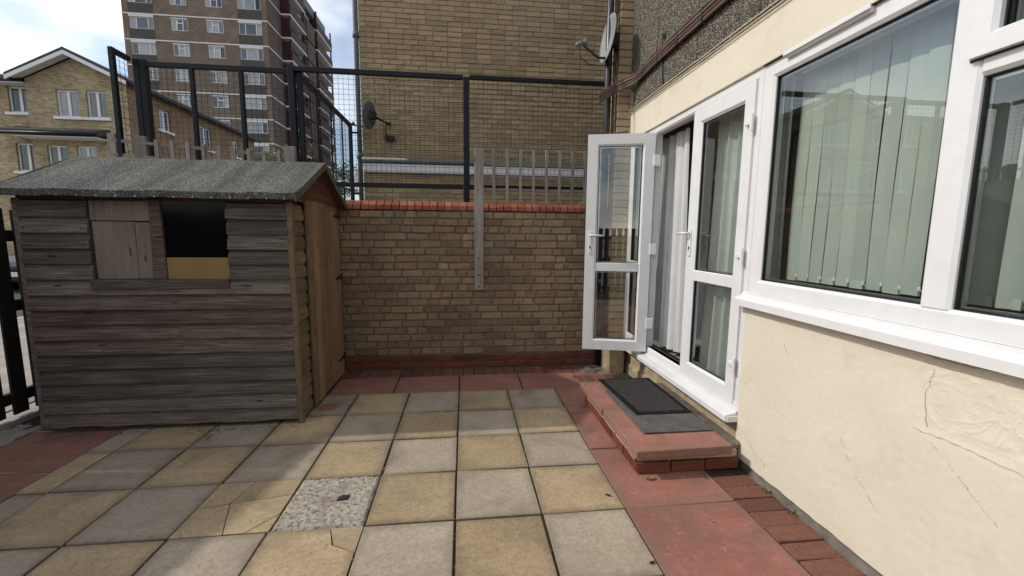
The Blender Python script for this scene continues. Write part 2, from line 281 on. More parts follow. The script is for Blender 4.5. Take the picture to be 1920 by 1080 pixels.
# ------------------------------------------------------------------ mesh helpers
WL = {}                                             # world location of every object made here
class MB:
    def __init__(s): s.v = []; s.f = []
    def add(s, vs, fs):
        o = len(s.v); s.v += [tuple(p) for p in vs]; s.f += [[i+o for i in q] for q in fs]; return s
    def box(s, x0, x1, y0, y1, z0, z1, b=0.0, jit=0.0, xf=None):
        lo = (min(x0, x1), min(y0, y1), min(z0, z1)); hi = (max(x0, x1), max(y0, y1), max(z0, z1)); V = []; F = []
        if b <= 0:
            for i in range(8): V.append([(hi if (i >> k) & 1 else lo)[k] for k in range(3)])
            F = [[0, 2, 3, 1], [4, 5, 7, 6], [0, 1, 5, 4], [2, 6, 7, 3], [0, 4, 6, 2], [1, 3, 7, 5]]
        else:
            ix = {}
            for i in range(8):
                for a in range(3):
                    p = []
                    for k in range(3):
                        e = (hi if (i >> k) & 1 else lo)[k]
                        if k != a: e += -b if (i >> k) & 1 else b
                        p.append(e)
                    ix[i, a] = len(V); V.append(p)
            for a in range(3):
                k1, k2 = (a+1) % 3, (a+2) % 3
                for sgn in (0, 1):
                    base = sgn << a
                    F.append([ix[base | (i << k1) | (j << k2), a] for i, j in ((0, 0), (1, 0), (1, 1), (0, 1))])
                for i in (0, 1):
                    for j in (0, 1):
                        c0 = (i << k1) | (j << k2); c1 = c0 | (1 << a)
                        F.append([ix[c0, k1], ix[c1, k1], ix[c1, k2], ix[c0, k2]])
            for i in range(8): F.append([ix[i, 0], ix[i, 1], ix[i, 2]])
        if jit:
            for i in range(len(V)//(3 if b > 0 else 1)):
                d = [random.uniform(-jit, jit) for _ in range(3)]
                for a in range(3 if b > 0 else 1):
                    q = V[i*3+a] if b > 0 else V[i]
                    for k in range(3): q[k] += d[k]
        if xf: V = [xf(*p) for p in V]
        return s.add(V, F)
    def tube(s, pts, r, n=8, cap=True):
        pts = [Vector(p) for p in pts]; rs = r if isinstance(r, (list, tuple)) else [r]*len(pts); V = []; F = []
        prev = None
        for i, p in enumerate(pts):
            t = (pts[min(i+1, len(pts)-1)] - pts[max(i-1, 0)]).normalized()
            if prev is None:
                a = Vector((0, 0, 1)) if abs(t.z) < 0.9 else Vector((1, 0, 0)); prev = t.cross(a).normalized()
            u = (prev - t*prev.dot(t)).normalized(); w = t.cross(u); prev = u
            for k in range(n):
                an = 2*math.pi*k/n; V.append(p + (u*math.cos(an) + w*math.sin(an))*rs[i])
        for i in range(len(pts)-1):
            for k in range(n): F.append([i*n+k, i*n+(k+1) % n, (i+1)*n+(k+1) % n, (i+1)*n+k])
        if cap: F.append(list(range(n))[::-1]); F.append([(len(pts)-1)*n+k for k in range(n)])
        return s.add(V, F)
    def prism(s, pts, d):
        n = len(pts); d = Vector(d); a = [Vector(p) for p in pts]; V = a + [p+d for p in a]
        F = [list(range(n))[::-1], list(range(n, 2*n))] + [[i, (i+1) % n, n+(i+1) % n, n+i] for i in range(n)]
        return s.add(V, F)
    def ring(s, xf, u0, u1, v0, v1, prof):         # closed profile swept round a rectangle, mitred corners
        n = len(prof); V = []
        for d, w in prof:
            for (u, v) in ((u0+d, v0+d), (u1-d, v0+d), (u1-d, v1-d), (u0+d, v1-d)): V.append(xf(u, v, w))
        F = []
        for i in range(n):
            j = (i+1) % n
            for k in range(4): F.append([i*4+k, i*4+(k+1) % 4, j*4+(k+1) % 4, j*4+k])
        return s.add(V, F)
    def lathe(s, prof, xf, n=20, cap=True):        # prof: (radius, height); xf maps (x,y,z)
        V = []; F = []
        for r, h in prof:
            for k in range(n): V.append(xf(r*math.cos(2*math.pi*k/n), r*math.sin(2*math.pi*k/n), h))
        for i in range(len(prof)-1):
            for k in range(n): F.append([i*n+k, i*n+(k+1) % n, (i+1)*n+(k+1) % n, (i+1)*n+k])
        if cap: F.append(list(range(n))); F.append([(len(prof)-1)*n+k for k in range(n)])
        return s.add(V, F)
    def build(s, name, mat, parent=None, origin=None, smooth=False, recalc=True):
        if origin is None:
            xs, ys, zs = zip(*s.v); origin = ((min(xs)+max(xs))/2, (min(ys)+max(ys))/2, min(zs))
        O = Vector(origin); me = bpy.data.meshes.new(name)
        me.from_pydata([tuple(Vector(p)-O) for p in s.v], [], s.f)
        if recalc:
            bm = bmesh.new(); bm.from_mesh(me); bmesh.ops.recalc_face_normals(bm, faces=bm.faces); bm.to_mesh(me); bm.free()
        if smooth:
            for p in me.polygons: p.use_smooth = True
        me.materials.append(M[mat])
        return place(bpy.data.objects.new(name, me), O, parent)
def place(o, O, parent=None):
    O = Vector(O); WL[o.name] = O; COL.objects.link(o)
    if parent: o.parent = parent; o.location = O - WL[parent.name]
    else: o.location = O
    return o
def dup(o, O, parent): return place(o.copy(), O, parent)
def thing(name, label, cat, loc, group=None):
    o = bpy.data.objects.new(name, None); o.empty_display_size = 0.2; place(o, loc)
    return tag(o, label, cat, group)
def tag(o, label, cat, group=None):
    o['label'] = label; o['category'] = cat
    if group: o['group'] = group
    return o
def struct(o, label=None):
    o['kind'] = 'structure'
    if label: o['label'] = label
    return o
def stuff(o): o['kind'] = 'stuff'; return o
def box(name, mat, parent, x0, x1, y0, y1, z0, z1, b=0.0, jit=0.0):
    return MB().box(x0, x1, y0, y1, z0, z1, b, jit).build(name, mat, parent)

def holed_wall(mb, xf, u0, u1, v0, v1, holes, depth):
    us = sorted(set([u0, u1]+[h[0] for h in holes]+[h[1] for h in holes])); vs = sorted(set([v0, v1]+[h[2] for h in holes]+[h[3] for h in holes]))
    for a, b in zip(us, us[1:]):
        for c, d in zip(vs, vs[1:]):
            m, n = (a+b)/2, (c+d)/2
            if any(h[0] < m < h[1] and h[2] < n < h[3] for h in holes): continue
            mb.add([xf(a, c, 0), xf(b, c, 0), xf(b, d, 0), xf(a, d, 0)], [[0, 1, 2, 3]])
    for h in holes:
        q = [(h[0], h[2]), (h[1], h[2]), (h[1], h[3]), (h[0], h[3])]
        for i in range(4):
            p, r = q[i], q[(i+1) % 4]
            mb.add([xf(p[0], p[1], 0), xf(r[0], r[1], 0), xf(r[0], r[1], -depth), xf(p[0], p[1], -depth)], [[0, 1, 2, 3]])

# ------------------------------------------------------------------ ground, street, patio
g = MB(); g.add([(-400, -400, -0.09), (400, -400, -0.09), (400, 400, -0.09), (-400, 400, -0.09)], [[0, 1, 2, 3]])
struct(g.build('ground', 'ground', origin=(0, 0, -0.09)))
struct(box('road', 'asphalt', None, -13.5, -7.2, -60, 60, -0.085, -0.06))
struct(box('pavement', 'concrete', None, -7.0, -3.5, -60, 16, -0.086, 0.04, 0.004))
struct(box('kerb', 'kerb', None, -7.2, -7.004, -60, 60, -0.087, 0.045, 0.01))

patio = struct(box('patio', 'bed', None, -3.5, 1.82, -7.0, 0.70, -0.089, -0.012))
def slab(x0, x1, y0, y1, mat, name='paving_slab', gap=0.0055, tilt=0.006):
    o = MB().box(x0+gap, x1-gap, y0+gap, y1-gap, -0.045, 0.0, 0.0035, 0.0028).build(name, mat, patio)
    o.rotation_euler = (random.uniform(-tilt, tilt), random.uniform(-tilt, tilt), random.uniform(-tilt, tilt)); o.location.z += random.uniform(-0.003, 0.002)
    return o
def pieces(polys, mat, z=0.0):
    for P in polys:
        c = Vector((sum(p[0] for p in P)/len(P), sum(p[1] for p in P)/len(P)))
        Q = [c + (Vector(p)-c)*(1-0.004/max(0.02, (Vector(p)-c).length)) for p in P]
        zz = z+random.uniform(-0.003, 0.001)
        MB().prism([(q.x, q.y, zz-0.04) for q in Q], (0, 0, 0.04)).build('slab_piece', mat, patio)
s = 0.45
for j in range(0, 12):
    for i in range(-6, 2):
        x0, x1, y1, y0 = i*s, (i+1)*s, -j*s, -(j+1)*s
        mat = 'slab_yellow' if (i+j) % 2 == 0 else 'slab_grey'
        if i == -6: x0 = -2.42
        if i < -2 and j < 1 and i != -3: continue
        if (i, j) == (-2, 3):
            continue
        if (i, j) == (-3, 3):
            X, Y = x0, y0; e = s
            a = (X, Y+e); b_ = (X+e, Y+e); c_ = (X+e, Y); d_ = (X, Y)
            p1 = (X+0.19, Y+e); p2 = (X+0.15, Y+0.25); p3 = (X, Y+0.22); p4 = (X+0.24, Y); p5 = (X+e, Y+0.30); p6 = (X+0.34, Y); p7 = (X+e, Y+0.14)
            pieces([[a, p3, p2, p1], [p3, d_, p4, p2], [p1, p2, p5, b_], [p2, p4, p6, p7, p5], [p6, c_, p7]], mat); continue
        if (i, j) == (-2, 4):
            X, Y = x0, y0; e = s
            q1 = (X+0.29, Y+e); q2 = (X+0.335, Y+0.33); q3 = (X+e, Y+0.27)
            pieces([[(X, Y), (X+e, Y), q3, q2, q1, (X, Y+e)], [q1, q2, q3, (X+e, Y+e)]], mat); continue
        slab(x0, x1, y0, y1, mat)
# the rough pale inspection slab with a lifting slot
X, Y = -2*s, -4*s
mb = MB(); N = 46
hole = (X+0.29, Y+0.235)
for a in range(N+1):
    for b_ in range(N+1):
        x = X+0.004+(s-0.008)*a/N; y = Y+0.004+(s-0.008)*b_/N
        z = 0.002+0.006*noise.noise(Vector((x*38, y*38, 0)))+0.004*noise.noise(Vector((x*90, y*90, 3)))
        dx, dy = x-hole[0], y-hole[1]
        if abs(dx+0.3*dy) < 0.024 and abs(dy) < 0.016: z -= 0.05
        if a in (0, N) or b_ in (0, N): z -= 0.015
        mb.v.append((x, y, z))
for a in range(N):
    for b_ in range(N): k = a*(N+1)+b_; mb.f.append([k, k+N+1, k+N+2, k+1])
mb.build('inspection_slab', 'slab_white', patio, smooth=True)
MB().prism([(hole[0]-0.030, hole[1]-0.022, 0.0), (hole[0]+0.018, hole[1]-0.018, 0.0), (hole[0]+0.028, hole[1]+0.02, 0.0), (hole[0]-0.014, hole[1]+0.018, 0.0)], (0, 0, 0.0085)).build('slot_shade', 'tower_dark', patio)  # dark plate over the slot, painting in the shade of its depth
# red slabs: back row, right strip, left strip
for k in range(-3, 3): slab(-0.0+k*0.6, 0.6+k*0.6 if k < 2 else 1.55, 0.0, 0.45, 'slab_red', 'red_slab')
ys = [0.0, -0.58, -1.17, -1.80, -2.42, -3.02, -3.62, -4.22, -4.82]
for y1, y0 in zip(ys, ys[1:]): slab(0.9, 1.53, y0, y1, 'slab_red', 'red_slab', 0.0025)
for k in range(10): slab(-3.05, -2.42, -0.52-0.6*(k+1), -0.52-0.6*k, 'slab_red', 'red_slab', 0.003)
slab(-1.16, -1.0, -0.36, -0.2, 'slab_red', 'red_slab').location.z += 0.003
slab(-3.05, -2.42, -0.52, 0.3, 'slab_red', 'red_slab')
# brick pavers along the far wall and along the house
for k in range(26): slab(-1.25+k*0.1075, -1.25+(k+1)*0.1075, 0.45, 0.665, 'paver', 'brick_paver', 0.003, 0.01)
for k in range(30):
    y1 = -1.56-k*0.112
    slab(1.535, 1.77, y1-0.112, y1, 'paver', 'brick_paver', 0.003, 0.012)
for k in range(4): slab(1.15+k*0.1075, 1.15+(k+1)*0.1075, 0.14, 0.33, 'paver', 'brick_paver', 0.004, 0.015)
# rough concrete left by the fence and rubble in the corner by the downpipe
def lump(name, mat, x0, x1, y0, y1, amp, z0=0.0, n=26):
    mb = MB()
    for a in range(n+1):
        for b_ in range(n+1):
            u, w = a/n, b_/n; ed = min(u, 1-u, w, 1-w)*5; ed = min(1, ed)
            x = x0+(x1-x0)*u; y = y0+(y1-y0)*w
            mb.v.append((x+0.02*noise.noise(Vector((y*9, x, 1))), y+0.02*noise.noise(Vector((x*9, y, 2))), z0-0.02+ed*(amp+amp*1.2*noise.noise(Vector((x*14, y*14, 5)))+0.4*amp*noise.noise(Vector((x*40, y*40, 5))))))
    for a in range(n):
        for b_ in range(n): k = a*(n+1)+b_; mb.f.append([k, k+n+1, k+n+2, k+1])
    return mb.build(name, mat, patio, smooth=True)
lump('rubble_patch', 'rubble', 1.22, 1.80, 0.33, 0.69, 0.026)
lump('concrete_patch', 'concrete', -3.5, -3.04, -1.5, -0.3, 0.022)

# ------------------------------------------------------------------ house on the right
WX = 1.785
house = thing('house', 'cream rendered house with pebbledash upper wall and white plastic doors', 'house', (3.5, -1.5, 0))
def wx(x): return lambda u, v, w: (x-w, -u, v)     # u = -Y, v = Z, w = out of the wall (towards -X)
# lower rendered wall, trowelled patch modelled in relief
mb = MB(); U0, U1, V0, V1 = 1.405, 5.2, 0.040, 1.092; nu, nv = 420, 180
US = [U0+(3.2-U0)*a/390 for a in range(391)]+[3.2+(U1-3.2)*a/30 for a in range(1, 31)]
def relief(u, v):
    h = 0.0022*noise.noise(Vector((u*5, v*5, 0)))+0.0008*noise.noise(Vector((u*32, v*32, 7)))
    m = max(0.0, min(1.0, min(u-2.40, 3.0-u)/0.05))*max(0.0, min(1.0, min(v-0.69, 1.03-v)/0.05))
    if m > 0:
        r = abs(noise.noise(Vector((u*13+3*noise.noise(Vector((u*7, v*7, 1))), v*17+2*noise.noise(Vector((u*6, v*6, 4))), 3))))
        r2 = abs(noise.noise(Vector((u*26+2*noise.noise(Vector((u*9, v*9, 2))), v*31, 6))))
        h += m*(0.0065*max(0, 0.2-r)+0.004*max(0, 0.16-r2)-0.003+0.002*noise.noise(Vector((u*16, v*20, 9))))
    return h
for a in range(nu+1):
    for b_ in range(nv+1):
        u = US[a]; v = V0+(V1-V0)*b_/nv
        if b_ == 0: v += 0.006*noise.noise(Vector((u*12, 0, 4)))
        mb.v.append((WX-relief(u, v), -u, v))
for a in range(nu):
    for b_ in range(nv): k = a*(nv+1)+b_; mb.f.append([k, k+1, k+nv+2, k+nv+1])
mb.box(WX+0.012, WX+0.20, -U1, -U0-0.002, V0+0.01, V1)
k0 = len(mb.v)
for a in range(nu+1):
    p = mb.v[a*(nv+1)]; mb.v.append((WX+0.015, p[1], p[2]))
for a in range(nu): mb.f.append([a*(nv+1), (a+1)*(nv+1), k0+a+1, k0+a])
rw = mb.build('render_wall', 'cream', house, smooth=False, recalc=False)
def stroke(name, mat, pts, wd, amp=0.006, par=rw, n=16, dash=0.0):
    P = []
    for (a, b_), (c, d) in zip(pts, pts[1:]):
        for i in range(n): t = i/n; P.append((a+(c-a)*t, b_+(d-b_)*t))
    P.append(pts[-1]); V = []; F = []
    for i, (u, v) in enumerate(P):
        o = amp*noise.noise(Vector((u*40, v*40, 1)))
        q = P[min(i+1, len(P)-1)]; r = P[max(i-1, 0)]; t = Vector((q[0]-r[0], q[1]-r[1])).normalized(); nn = Vector((-t.y, t.x))
        w_ = wd*(0.35+0.65*abs(noise.noise(Vector((u*60, v*60, 8))))*1.6)*(0.3 if i in (0, len(P)-1) else 1)
        for sg in (-1, 1):
            uu, vv = u+nn.x*(o+sg*w_), v+nn.y*(o+sg*w_); V.append((WX-relief(uu, vv)-0.0022, -uu, vv))
        if i and not (dash and noise.noise(Vector((u*70, v*70, 3))) < dash): F.append([2*i-2, 2*i-1, 2*i+1, 2*i])
    MB().add(V, F).build(name, mat, par)
stroke('crack', 'crack', [(2.43, 0.71), (2.56, 0.715), (2.76, 0.705), (3.2, 0.72)], 0.0014)
stroke('crack', 'crack', [(2.44, 1.005), (2.55, 1.0), (2.68, 1.01)], 0.0028)
stroke('crack', 'crack', [(2.475, 0.96), (2.455, 0.85), (2.475, 0.73)], 0.0012)
stroke('crack', 'crack', [(1.41, 0.25), (1.50, 0.215), (1.60, 0.14), (1.68, 0.13), (1.66, 0.10)], 0.0014, 0.012)
for pts in ([(2.13, 0.52), (2.20, 0.41), (2.33, 0.29)], [(2.49, 0.69), (2.60, 0.60), (2.72, 0.50)], [(1.70, 0.43), (1.74, 0.38)], [(1.74, 0.86), (1.78, 0.80)], [(1.62, 0.52), (1.625, 0.45)], [(1.63, 0.49), (1.80, 0.47)]):
    stroke('scratch', 'scratch', pts, 0.0017, 0.006, dash=-0.08)
box('wall_base', 'darkplinth', house, WX+0.008, WX+0.2, -5.2, -1.405, -0.05, 0.07)
# dirt edge where wall meets pavers
mb = MB(); n_ = 130
for a in range(n_+1):
    y = -1.55-a*0.018; wd = 0.020+0.010*noise.noise(Vector((y*7, 0, 0)))
    for q, zz in ((0.0, -0.012), (0.35, 0.004), (0.75, 0.013), (1.0, 0.03)):
        mb.v.append((1.80-wd*(1-q)-0.008, y, zz-0.004+0.005*noise.noise(Vector((y*22, q*3, 1)))))
for a in range(n_):
    for q in range(3): k = a*4+q; mb.f.append([k, k+1, k+5, k+4])
mb.build('dirt_edge', 'darkplinth', house, smooth=True, recalc=False)
# plinth under the door
mb = MB(); nu, nv = 70, 14
for a in range(nu+1):
    for b_ in range(nv+1):
        y = 0.62-(0.62+1.41)*a/nu; z = -0.02+0.30*b_/nv
        mb.v.append((1.795-0.008*noise.noise(Vector((y*9, z*9, 0)))-0.006*noise.noise(Vector((y*25, z*25, 4)))-(0.018 if z < 0.09 else 0), y, z))
for a in range(nu):
    for b_ in range(nv): k = a*(nv+1)+b_; mb.f.append([k, k+nv+1, k+nv+2, k+1])
mb.box(1.815, 2.0, -1.40, 0.62, -0.03, 0.275)
mb.build('plinth', 'plinth', house, smooth=True)
# wall left of the door and above
box('lintel_band', 'cream', house, 1.773, 2.0, -5.2, 0.62, 2.421, 2.70, 0.004)
py = [0.62, 0.0, -0.68, -1.36, -2.04, -2.72, -3.4, -4.08, -4.76]
for a, b_ in zip(py, py[1:]):
    box('pebbledash_panel', 'pebble', house, 1.762, 1.99, b_+0.005, a-0.005, 2.703, 4.6, 0.004)
box('upper_wall', 'cable_cream', house, 1.772, 2.0, -5.2, 0.62, 2.7005, 5.6)
box('house_roof', 'roof_tile', house, 1.6, 8.0, -5.5, 1.2, 5.605, 5.75)
box('gable_wall', 'stock_mortar', house, 2.003, 8.0, 0.63, 0.9, -0.05, 5.6)
# room behind the glass
mb = MB(); x0, x1, y0, y1, z0, z1 = 2.0, 5.0, -5.2, 0.62, 0.33, 2.62
mb.add([(x0, y0, z0), (x1, y0, z0), (x1, y1, z0), (x0, y1, z0), (x0, y0, z1), (x1, y0, z1), (x1, y1, z1), (x0, y1, z1)],
       [[0, 1, 2, 3], [4, 7, 6, 5], [1, 5, 6, 2], [0, 4, 5, 1], [2, 6, 7, 3]])
mb.build('room_interior', 'room', house, recalc=False)
# pilaster with its bricks and footing
pil = box('pilaster', 'wall_mortar', house, 1.632, 1.80, 0.586, 0.90, 0.0, 5.6)
bvar = [MB().box(-0.1075, 0.1075, -0.051, 0.051, 0, 0.065, 0.004, 0.0025) for _ in range(1)]
def brick_mesh(Lx, Ly, mat, jit=0.0025, b=0.004, h=0.065):
    mb = MB().box(-Lx/2, Lx/2, -Ly/2, Ly/2, 0, h, b, jit); me = bpy.data.meshes.new('brick')
    me.from_pydata(mb.v, [], mb.f); bm = bmesh.new(); bm.from_mesh(me); bmesh.ops.recalc_face_normals(bm, faces=bm.faces); bm.to_mesh(me); bm.free()
    me.materials.append(M[mat]); return me
pm = [brick_mesh(0.166, 0.215, 'pilaster_brick') for _ in range(4)]; pm2 = [brick_mesh(0.166, 0.09, 'pilaster_brick') for _ in range(3)]
for k in range(62):
    z = 0.02+k*0.075
    if k % 2 == 0: lay = [(pm, 0.582+0.1075), (pm2, 0.582+0.215+0.01+0.045)]
    else: lay = [(pm2, 0.582+0.045), (pm, 0.582+0.09+0.01+0.1075)]
    for mset, yc in lay:
        o = bpy.data.objects.new('brick', random.choice(mset)); place(o, (1.71, yc, z), pil)
lf = MB().box(1.545, 1.735, 0.37, 0.58, -0.03, 0.30, 0.02, 0.008); lf.build('pilaster_footing', 'plinth', house)

# --- white plastic frames
PF = lambda w, back, front: [(0, back), (0, front), (w-0.014, front), (w, front-0.012), (w, back)]
xf = wx(1.79)
# door frame (outer), u from -0.06 to 1.405
df = MB(); df.ring(xf, -0.06, 1.405, 0.33, 2.42, PF(0.058, -0.07, 0.0)).build('door_frame', 'upvc', house)
MB().box(1.80, 1.86, -0.70, 0.0, 0.345, 0.388, 0.003).build('threshold', 'steel', df_ := bpy.data.objects['door_frame'])
MB().box(1.782, 1.789, 0.01, 0.016, 0.40, 2.35).build('gasket', 'gasket', df_)
sill = MB(); sill.prism([(1.86, 0, 0.329), (1.86, 0, 0.285), (1.705, 0, 0.265), (1.705, 0, 0.300), (1.712, 0, 0.308), (1.775, 0, 0.318), (1.778, 0, 0.329)], (0, -1.98, 0))
sill.v = [(x, y+0.58, z) for x, y, z in sill.v]
sl_ = sill.build('door_sill', 'upvc', df_)
MB().box(1.715, 1.79, -1.408, -1.40, 0.262, 0.30, 0.002).build('sill_cap', 'upvc', df_)
def leaf(name, xf, L, z0, z1, hand_u, label, t=0.06, st=0.105):
    d = MB().ring(xf, 0, L, z0, z1, [(0, -t), (0, 0.0), (st-0.016, 0.0), (st, -0.014), (st, -t+0.014), (st-0.016, -t)])
    d = d.build(name, 'upvc', house); d['label'] = label
    MB().box(st-0.004, L-st+0.004, 1.105, 1.188, -t+0.008, -0.006, 0.006, 0, lambda u, v, w: xf(u, v, w)).build('mid_rail', 'upvc', d)
    for a, b_ in ((z0+st-0.004, 1.107), (1.186, z1-st+0.004)):
        MB().box(st-0.004, L-st+0.004, a, b_, -t/2-0.002, -t/2+0.002, 0, 0, lambda u, v, w: xf(u, v, w)).build('pane', 'glass', d)
        MB().ring(xf, st-0.003, L-st+0.003, a-0.003, b_+0.003, [(0, -t/2-0.006), (0, -t/2+0.011), (0.009, -t/2+0.011), (0.009, -t/2-0.006)]).build('gasket', 'gasket', d)
        MB().ring(xf, st+0.012, L-st-0.012, a+0.010, b_-0.010, [(0, -t/2-0.005), (0, -t/2-0.0035), (0.006, -t/2-0.0035), (0.006, -t/2-0.005)]).build('spacer', 'steel', d)
    MB().ring(xf, -0.004, L+0.004, z0-0.004, z1+0.004, [(0, -t/2-0.006), (0, -t/2+0.006), (0.006, -t/2+0.006), (0.006, -t/2-0.006)]).build('seal', 'gasket', d)
    return d
def handle(par, xf, u, v, sgn, w0=0.0):
    h = MB(); X_ = lambda a, b_, c: xf(a, b_, c)
    h.box(u-0.014, u+0.014, v-0.15, v+0.06, w0, w0+0.011, 0.004, 0, X_); h.build('handle_plate', 'upvc', par)
    MB().tube([xf(u, v+0.025, w0+0.008), xf(u, v+0.025, w0+0.05), xf(u+sgn*0.02, v+0.026, w0+0.055), xf(u+sgn*0.125, v+0.022, w0+0.052)], [0.010, 0.010, 0.010, 0.0085], 10).build('handle', 'upvc', par, smooth=True)
    MB().box(u-0.006, u+0.006, v-0.10, v-0.075, w0+0.0115, w0+0.015, 0.001, 0, X_).build('lock', 'iron', par)
def hinge(par, xf, u, v, sgn=1):
    h = MB(); h.tube([xf(u, v-0.05, 0.018), xf(u, v+0.05, 0.018)], 0.011, 10); h.box(u-sgn*0.06, u, v-0.012, v+0.02, 0.0, 0.024, 0.005, 0, xf)
    h.build('hinge', 'upvc', par, smooth=False)
# right-hand closed leaf
xr = lambda u, v, w: (1.782-w, -0.668-u, v)
rl = leaf('door', xr, 0.680, 0.362, 2.368, 0.05, 'closed right-hand glazed white door')
handle(rl, xr, 0.05, 1.44, -1)
for z in (0.62, 1.32, 2.12): hinge(rl, xr, 0.690, z, 1)
# left-hand leaf standing open
H = Vector((1.772, -0.045, 0)); E_ = Vector((-0.966, 0.26, 0)).normalized(); Nn = Vector((-E_.y, E_.x, 0)); Nn = Nn if Nn.y < 0 else -Nn
xo = lambda u, v, w: tuple(H+E_*u+Nn*w+Vector((0, 0, v)))
ol = leaf('door', xo, 0.600, 0.345, 2.362, 0.55, 'open left-hand glazed white door')
handle(ol, xo, 0.555, 1.42, -1)
MB().box(0.592, 0.6035, 1.38, 1.41, -0.035, -0.02, 0, 0, xo).build('latch', 'iron', ol)
for z in (0.62, 1.32, 2.12):
    MB().box(-0.05, 0.012, z-0.05, z+0.05, -0.02, 0.012, 0.004, 0, xo).build('hinge', 'upvc', ol)
# fixed side light left of the doors
sl2 = MB().ring(xf, -0.585, -0.0605, 0.33, 2.42, PF(0.085, -0.07, 0.0)).build('side_light', 'upvc', house)
MB().box(-0.505, -0.14, 1.105, 1.188, -0.06, -0.002, 0.006, 0, xf).build('mid_rail', 'upvc', sl2)
for a, b_ in ((0.41, 1.107), (1.186, 2.34)):
    MB().box(-0.505, -0.14, a, b_, -0.034, -0.030, 0, 0, xf).build('pane', 'glass', sl2)
    MB().ring(xf, -0.502, -0.143, a, b_, [(0, -0.05), (0, -0.016), (0.010, -0.016), (0.010, -0.05)]).build('gasket', 'gasket', sl2)
# window frame
wf_u0, wf_u1 = 1.407, 4.8
wf = MB()
wf.ring(xf, wf_u0, wf_u1, 1.10, 2.418, PF(0.085, -0.07, 0.0))
wf = wf.build('window', 'upvc', house); wf['label'] = 'wide white plastic window with vertical blinds behind it'
def mull(name, u0, u1, v0, v1): MB().box(u0, u1, v0, v1, -0.07, 0.002, 0.012, 0, xf).build(name, 'upvc', wf)
mull('mullion', 2.385, 2.490, 1.172, 2.346); mull('mullion', 3.40, 3.50, 1.172, 2.346)
mull('transom', 2.482, 3.408, 1.985, 2.07)
MB().ring(xf, 2.463, 3.43, 2.045, 2.36, [(0, 0.0), (0, 0.030), (0.058, 0.030), (0.070, 0.016), (0.070, 0.0)]).build('casement', 'upvc', wf)
MB().ring(xf, 2.456, 3.437, 2.038, 2.367, [(0, 0.001), (0, 0.007), (0.008, 0.007), (0.008, 0.001)]).build('seal', 'gasket', wf)
for (a, b_, c, d) in ((1.485, 2.39, 1.178, 2.34), (2.485, 3.405, 1.178, 1.99), (2.525, 3.37, 2.105, 2.30), (3.495, 4.72, 1.178, 2.34)):
    MB().box(a, b_, c, d, -0.032, -0.028, 0, 0, xf).build('pane', 'glass', wf)
    MB().ring(xf, a, b_, c, d, [(0, -0.06), (0, -0.020), (0.010, -0.020), (0.010, -0.06)]).build('gasket', 'gasket', wf)
    MB().ring(xf, a+0.014, b_-0.014, c+0.014, d-0.014, [(0, -0.05), (0, -0.036), (0.008, -0.036), (0.008, -0.05)]).build('spacer', 'steel', wf)
ws = MB(); ws.prism([(1.80, 0, 1.099), (1.80, 0, 1.035), (1.727, 0, 1.022), (1.727, 0, 1.062), (1.734, 0, 1.069), (1.776, 0, 1.083), (1.778, 0, 1.099)], (0, -3.45, 0))
ws.v = [(x, y-1.365, z) for x, y, z in ws.v]; ws.build('window_sill', 'upvc', wf)
tv = MB(); tv.box(1.765, 1.792, -2.07, -1.585, 2.392, 2.418, 0.005); tv.build('trickle_vent', 'upvc', wf)
MB().box(1.757, 1.7645, -2.075, -1.58, 2.400, 2.424, 0.003).build('vent_hood', 'upvc', wf)
MB().box(1.772, 1.7898, -4.8, -1.409, 2.4185, 2.4205).build('sealant', 'gasket', wf)

# ------------------------------------------------------------------ blinds and curtains
def blind(label, u0, u1, n, turned=()):
    t = thing('vertical_blind', label, 'blind', (1.96, -(u0+u1)/2, 1.19), 'vertical blinds behind the window')
    MB().box(1.935, 1.985, -u1, -u0, 2.352, 2.385, 0.004).build('head_rail', 'upvc', t)
    pitch = (u1-u0)/n; spots = []
    for k in range(n):
        uc = u0+pitch*(k+0.5)+random.uniform(-0.003, 0.003); a = R(random.uniform(3, 7)) if k not in turned else R(38); hw = pitch/2-0.004
        du, dx = hw*math.cos(a), hw*math.sin(a)
        zb = 1.196+random.uniform(-0.003, 0.003); V = []; F = []; m = 6
        for r_ in range(13):
            z = zb+(2.355-zb)*r_/12
            for c in range(m+1):
                q = -1+2*c/m; bow = 0.004*(1-q*q)+0.003*math.sin(z*5+k)
                V.append((1.96+dx*q-bow, -(uc+du*q), z))
        for r_ in range(12):
            for c in range(m): i = r_*(m+1)+c; F.append([i, i+1, i+m+2, i+m+1])
        MB().add(V, F).build('slat', 'blind', t, recalc=False)
        MB().box(1.955, 1.963, -(uc+du*0.93), -(uc-du*0.93), zb-0.002, zb+0.035, 0.001).build('slat_weight', 'blind', t)
        spots.append((1.96+dx-0.006, -(uc+du*0.98), zb+0.028))
    for a, b_ in zip(spots, spots[1:]):
        MB().box(a[0]-0.004, a[0]+0.004, a[1]-0.006, a[1]+0.006, a[2]-0.008, a[2]+0.01, 0.002).build('clip', 'blind_chain', t)
        P = [(a[0]+(b_[0]-a[0])*i/6, a[1]+(b_[1]-a[1])*i/6, a[2]-0.022*math.sin(math.pi*i/6)) for i in range(7)]
        MB().tube(P, 0.0016, 5).build('chain', 'blind_chain', t, smooth=True)
blind('sage green vertical blind behind the large pane next to the door', 1.50, 2.335, 10)
blind('sage green vertical blind behind the pane at the right edge', 2.345, 3.42, 13, (1, 2))
